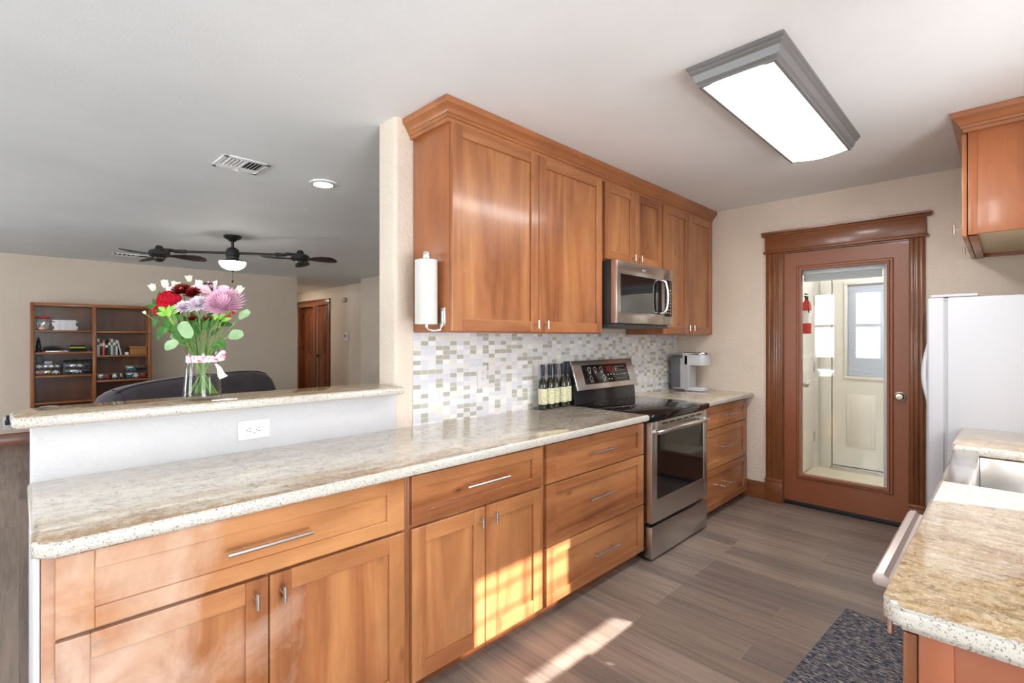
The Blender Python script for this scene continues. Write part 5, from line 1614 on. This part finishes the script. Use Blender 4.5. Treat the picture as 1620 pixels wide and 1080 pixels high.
cluster('small red floret under the right side of the pink chrysanthemum', 372, 497, -0.04, 0.014, 5, red_p, 23, 0.010)
# pink lily
c = P2(334, 462, 0.01)
t_ = thing('lily', 'large pale pink lily behind the chrysanthemum at the bouquet top', 'flower', tuple(c))
m = MB()
for (a, L, w_) in ((0.35, 0.075, 0.017), (2.8, 0.085, 0.018), (1.2, 0.05, 0.016), (3.5, 0.06, 0.015), (-0.3, 0.07, 0.016), (1.9, 0.045, 0.015)):
    ax = RD * math.cos(a) + Vector((0, 0, 1)) * math.sin(a) - FD * 0.35
    petal_rows(m, c, ax, Vector((0, 0, 1)) * 0.4 - FD * 0.6, L, w_, -0.2, 0.35, n=7)
obj('bloom', m, lily_p, t_, smooth=60)
m = MB()
for k in range(5):
    p = c - FD * 0.03 + RD * (k - 2) * 0.007 + Vector((0, 0, 0.03 + 0.003 * (k % 2)))
    m.tube([tuple(c), tuple(c.lerp(p, 0.6) + Vector((0, 0, 0.006))), tuple(p)], 0.0009, 5)
    m.sphere(tuple(p), 0.003, (2, 1, 1), u=8, v=6)
obj('stamen', m, bronze, t_)
stem_obj(t_, c, 31)
# white freesia buds
def bud(label, u, v, dd, s, tilt, seed):
    c = P2(u, v, dd)
    t = thing('freesia', label, 'flower', tuple(c))
    m = MB()
    up = (Vector((0, 0, 1)) + RD * tilt).normalized()
    u2 = up.orthogonal().normalized(); s2 = up.cross(u2)
    for k in range(5):
        a = k * 2 * PI / 5 + seed
        rad = u2 * math.cos(a) + s2 * math.sin(a)
        petal_rows(m, c, up * 1.0 + rad * 0.75, rad * -1, s, s * 0.36, 0.25 if seed % 2 else 0.1, 0.4, n=6)
    obj('bloom', m, ivory_p, t, smooth=60)
    stem_obj(t, c, seed + 40)
for i, a in enumerate([('white freesia bud at the far upper left of the bouquet', 243, 460, 0.0, 0.030, -0.4), ('white freesia bloom left of the dark red flowers, outer one', 262, 456, 0.0, 0.034, -0.2),
                       ('white freesia bloom nearest the dark red flowers', 274, 457, 0.01, 0.036, 0.1), ('white freesia bloom just above the red dome', 270, 465, -0.01, 0.030, 0.0),
                       ('single white bud standing highest over the bouquet', 294, 445, 0.02, 0.028, -0.2), ('white bloom above the second dark red flower', 308, 455, 0.02, 0.034, 0.1),
                       ('slim white bud between lily petals at the top', 326, 455, 0.03, 0.022, 0.1), ('creamy white bloom behind the right of the chrysanthemum', 370, 464, 0.02, 0.036, 0.6),
                       ('tiny white bud hanging at the left edge above the dark leaves', 236, 497, -0.02, 0.014, -0.8)]):
    bud(*a, seed=i)
# foliage sprigs
def leaf_mesh(m, c, d, nrm, L, w_, curl=0.15, pointed=True):
    axis = d.normalized()
    side = (nrm - axis * nrm.dot(axis)).normalized()
    b = axis.cross(side)
    rows = []
    for k in range(11):
        q = k / 10
        p = c + axis * (L * q) - side * (curl * L * q * q)
        if pointed: wd = w_ * 1.15 * (math.sin(PI * q ** 0.8) ** 0.9) * (1 - 0.25 * q) + 0.0006
        else: wd = w_ * math.sqrt(max(0.0, 1 - (2 * q - 1) ** 2)) * (1 + 0.06 * math.sin(9 * q)) + 0.0006
        rows.append([tuple(p - b * wd + side * 0.25 * wd), tuple(p - b * wd * 0.5 + side * 0.1 * wd), tuple(p), tuple(p + b * wd * 0.5 + side * 0.1 * wd), tuple(p + b * wd + side * 0.25 * wd)])
    m.sheet(rows)
def sprig(label, leaves, mat, seed, name='leaf_sprig'):
    """leaves: (u, v, dd, du, dv, L, w) tip direction in the view plane"""
    u, v, dd = leaves[0][:3]
    c = P2(u, v, dd)
    t = thing(name, label, 'foliage', tuple(c))
    st, neck = stem_obj(t, c, seed)
    for (u, v, dd, du, dv, L, w_) in leaves:
        p = P2(u, v, dd)
        m = MB()
        d = RD * du + Vector((0, 0, dv)) - FD * 0.15
        leaf_mesh(m, p, d, -FD + Vector((0, 0, 0.5)), L, w_, 0.15 if mat is not euca_m else 0.05, mat is not euca_m)
        m.tube([tuple(p + (neck - p) * 0.25), tuple(p)], 0.0012, 5)
        obj('leaf', m, mat, t, smooth=60)
sprig('dark green leaf sprig reaching far left with drooping leaves', [(268, 516, -0.03, -0.55, -1, 0.062, 0.017), (255, 503, -0.02, -0.5, -0.9, 0.045, 0.011), (258, 489, -0.02, -1, 0.3, 0.055, 0.011), (283, 512, -0.05, -0.5, -0.8, 0.045, 0.011)], leaf_m, 51)
sprig('bright lime feathery leaves under the red dome', [(282, 498, -0.06, -0.8, 1.0, 0.04, 0.009), (284, 498, -0.06, 0.5, 1, 0.04, 0.010), (280, 500, -0.06, -1, 0.3, 0.04, 0.009), (288, 497, -0.06, 1, 0.4, 0.035, 0.009), (284, 502, -0.06, 0.0, 1, 0.045, 0.010), (279, 494, -0.065, -0.5, 0.4, 0.03, 0.007), (290, 492, -0.065, 0.6, 0.8, 0.03, 0.007)], lime_m, 52)
sprig('large pale rounded eucalyptus leaf hanging at the bouquet centre', [(306, 510, -0.075, 0.65, -0.9, 0.075, 0.023)], euca_m, 53, 'eucalyptus_sprig')
sprig('pale eucalyptus sprig spreading to the far right', [(383, 503, -0.03, 1.0, 0.45, 0.055, 0.019), (368, 530, -0.03, 1, 0.0, 0.062, 0.022)], euca_m, 54, 'eucalyptus_sprig')
sprig('grey-green eucalyptus sprig low at the vase rim left', [(297, 542, -0.055, -1, -0.35, 0.055, 0.022), (291, 536, -0.02, -0.9, 0.5, 0.04, 0.016)], euca_m, 55, 'eucalyptus_sprig')
sprig('narrow green leaves arching right over the vase rim', [(353, 535, -0.02, 0.4, -0.9, 0.05, 0.011), (344, 546, -0.04, 1, -0.1, 0.04, 0.013), (352, 513, -0.02, 1, 0.0, 0.055, 0.010), (340, 530, -0.03, 0.8, 0.6, 0.045, 0.010)], leaf_m, 56)
sprig('green leaf cluster filling the bouquet left of centre', [(290, 524, -0.055, 0.6, -0.8, 0.045, 0.012), (296, 528, -0.05, -0.7, 0.7, 0.05, 0.012), (286, 520, -0.05, -0.6, 0.7, 0.05, 0.013), (300, 540, -0.05, 0.9, 0.2, 0.04, 0.012), (296, 508, -0.05, -0.3, 1, 0.05, 0.011)], leaf_m, 57)
sprig('green leaf cluster filling the bouquet right of centre', [(334, 524, -0.05, 0.4, 1.0, 0.055, 0.011), (345, 518, -0.05, 0.6, 0.9, 0.055, 0.012), (326, 532, -0.05, -0.3, 1.0, 0.06, 0.011), (356, 510, -0.045, 0.9, 0.6, 0.045, 0.010), (318, 540, -0.05, -0.5, 0.7, 0.045, 0.011)], leaf_m, 58)
sprig('dark green leaf cluster deep in the middle of the stems', [(308, 526, -0.01, -0.2, 1, 0.06, 0.013), (318, 522, 0.0, 0.2, 1, 0.06, 0.013), (328, 520, 0.01, 0.5, 1, 0.055, 0.013), (312, 510, 0.0, -0.5, 0.8, 0.05, 0.012), (330, 508, 0.0, 0.3, 1, 0.05, 0.012), (302, 516, 0.0, -0.6, 0.9, 0.05, 0.012)], leaf_m, 61)
sprig('lime leaf sprig below the right of the chrysanthemum', [(358, 506, -0.05, 0.7, 0.8, 0.04, 0.009), (362, 508, -0.05, 1, 0.3, 0.04, 0.009), (355, 508, -0.05, -0.2, 1, 0.035, 0.009), (366, 500, -0.05, 0.6, 0.5, 0.03, 0.008)], lime_m, 59)
sprig('small upright green leaf above the red dome at left', [(257, 478, -0.01, -0.1, 1, 0.045, 0.009), (252, 484, -0.01, -0.5, 0.8, 0.035, 0.009)], leaf_m, 60)

GROUPS = {'base_cabinet': 'wooden base cabinets', 'drawer_cabinet': 'drawer cabinets beside the oven', 'wall_cabinet': 'wooden wall cabinets', 'worktop': 'granite worktops',
          'display_case': 'model car cases in the bookcase', 'aster': 'dark red flowers in the vase', 'daisy': 'blush daisy mums in the vase', 'dianthus': 'red dianthus in the vase',
          'freesia': 'white freesias in the vase', 'leaf_sprig': 'leaf sprigs in the vase', 'eucalyptus_sprig': 'eucalyptus in the vase', 'outlet_plate': 'white wall outlets',
          'recessed_light': 'recessed ceiling lights', 'ceiling_vent': 'white ceiling vents', 'small_box': 'small boxes in the bookcase', 'figurine': 'figurines in the bookcase',
          'cloth_bag': 'black bags in the bookcase'}
for o in bpy.data.objects:
    k = o.name.split('.')[0]
    if 'category' in o and k in GROUPS and 'group' not in o: o['group'] = GROUPS[k]
    if '_w' in o: del o['_w']
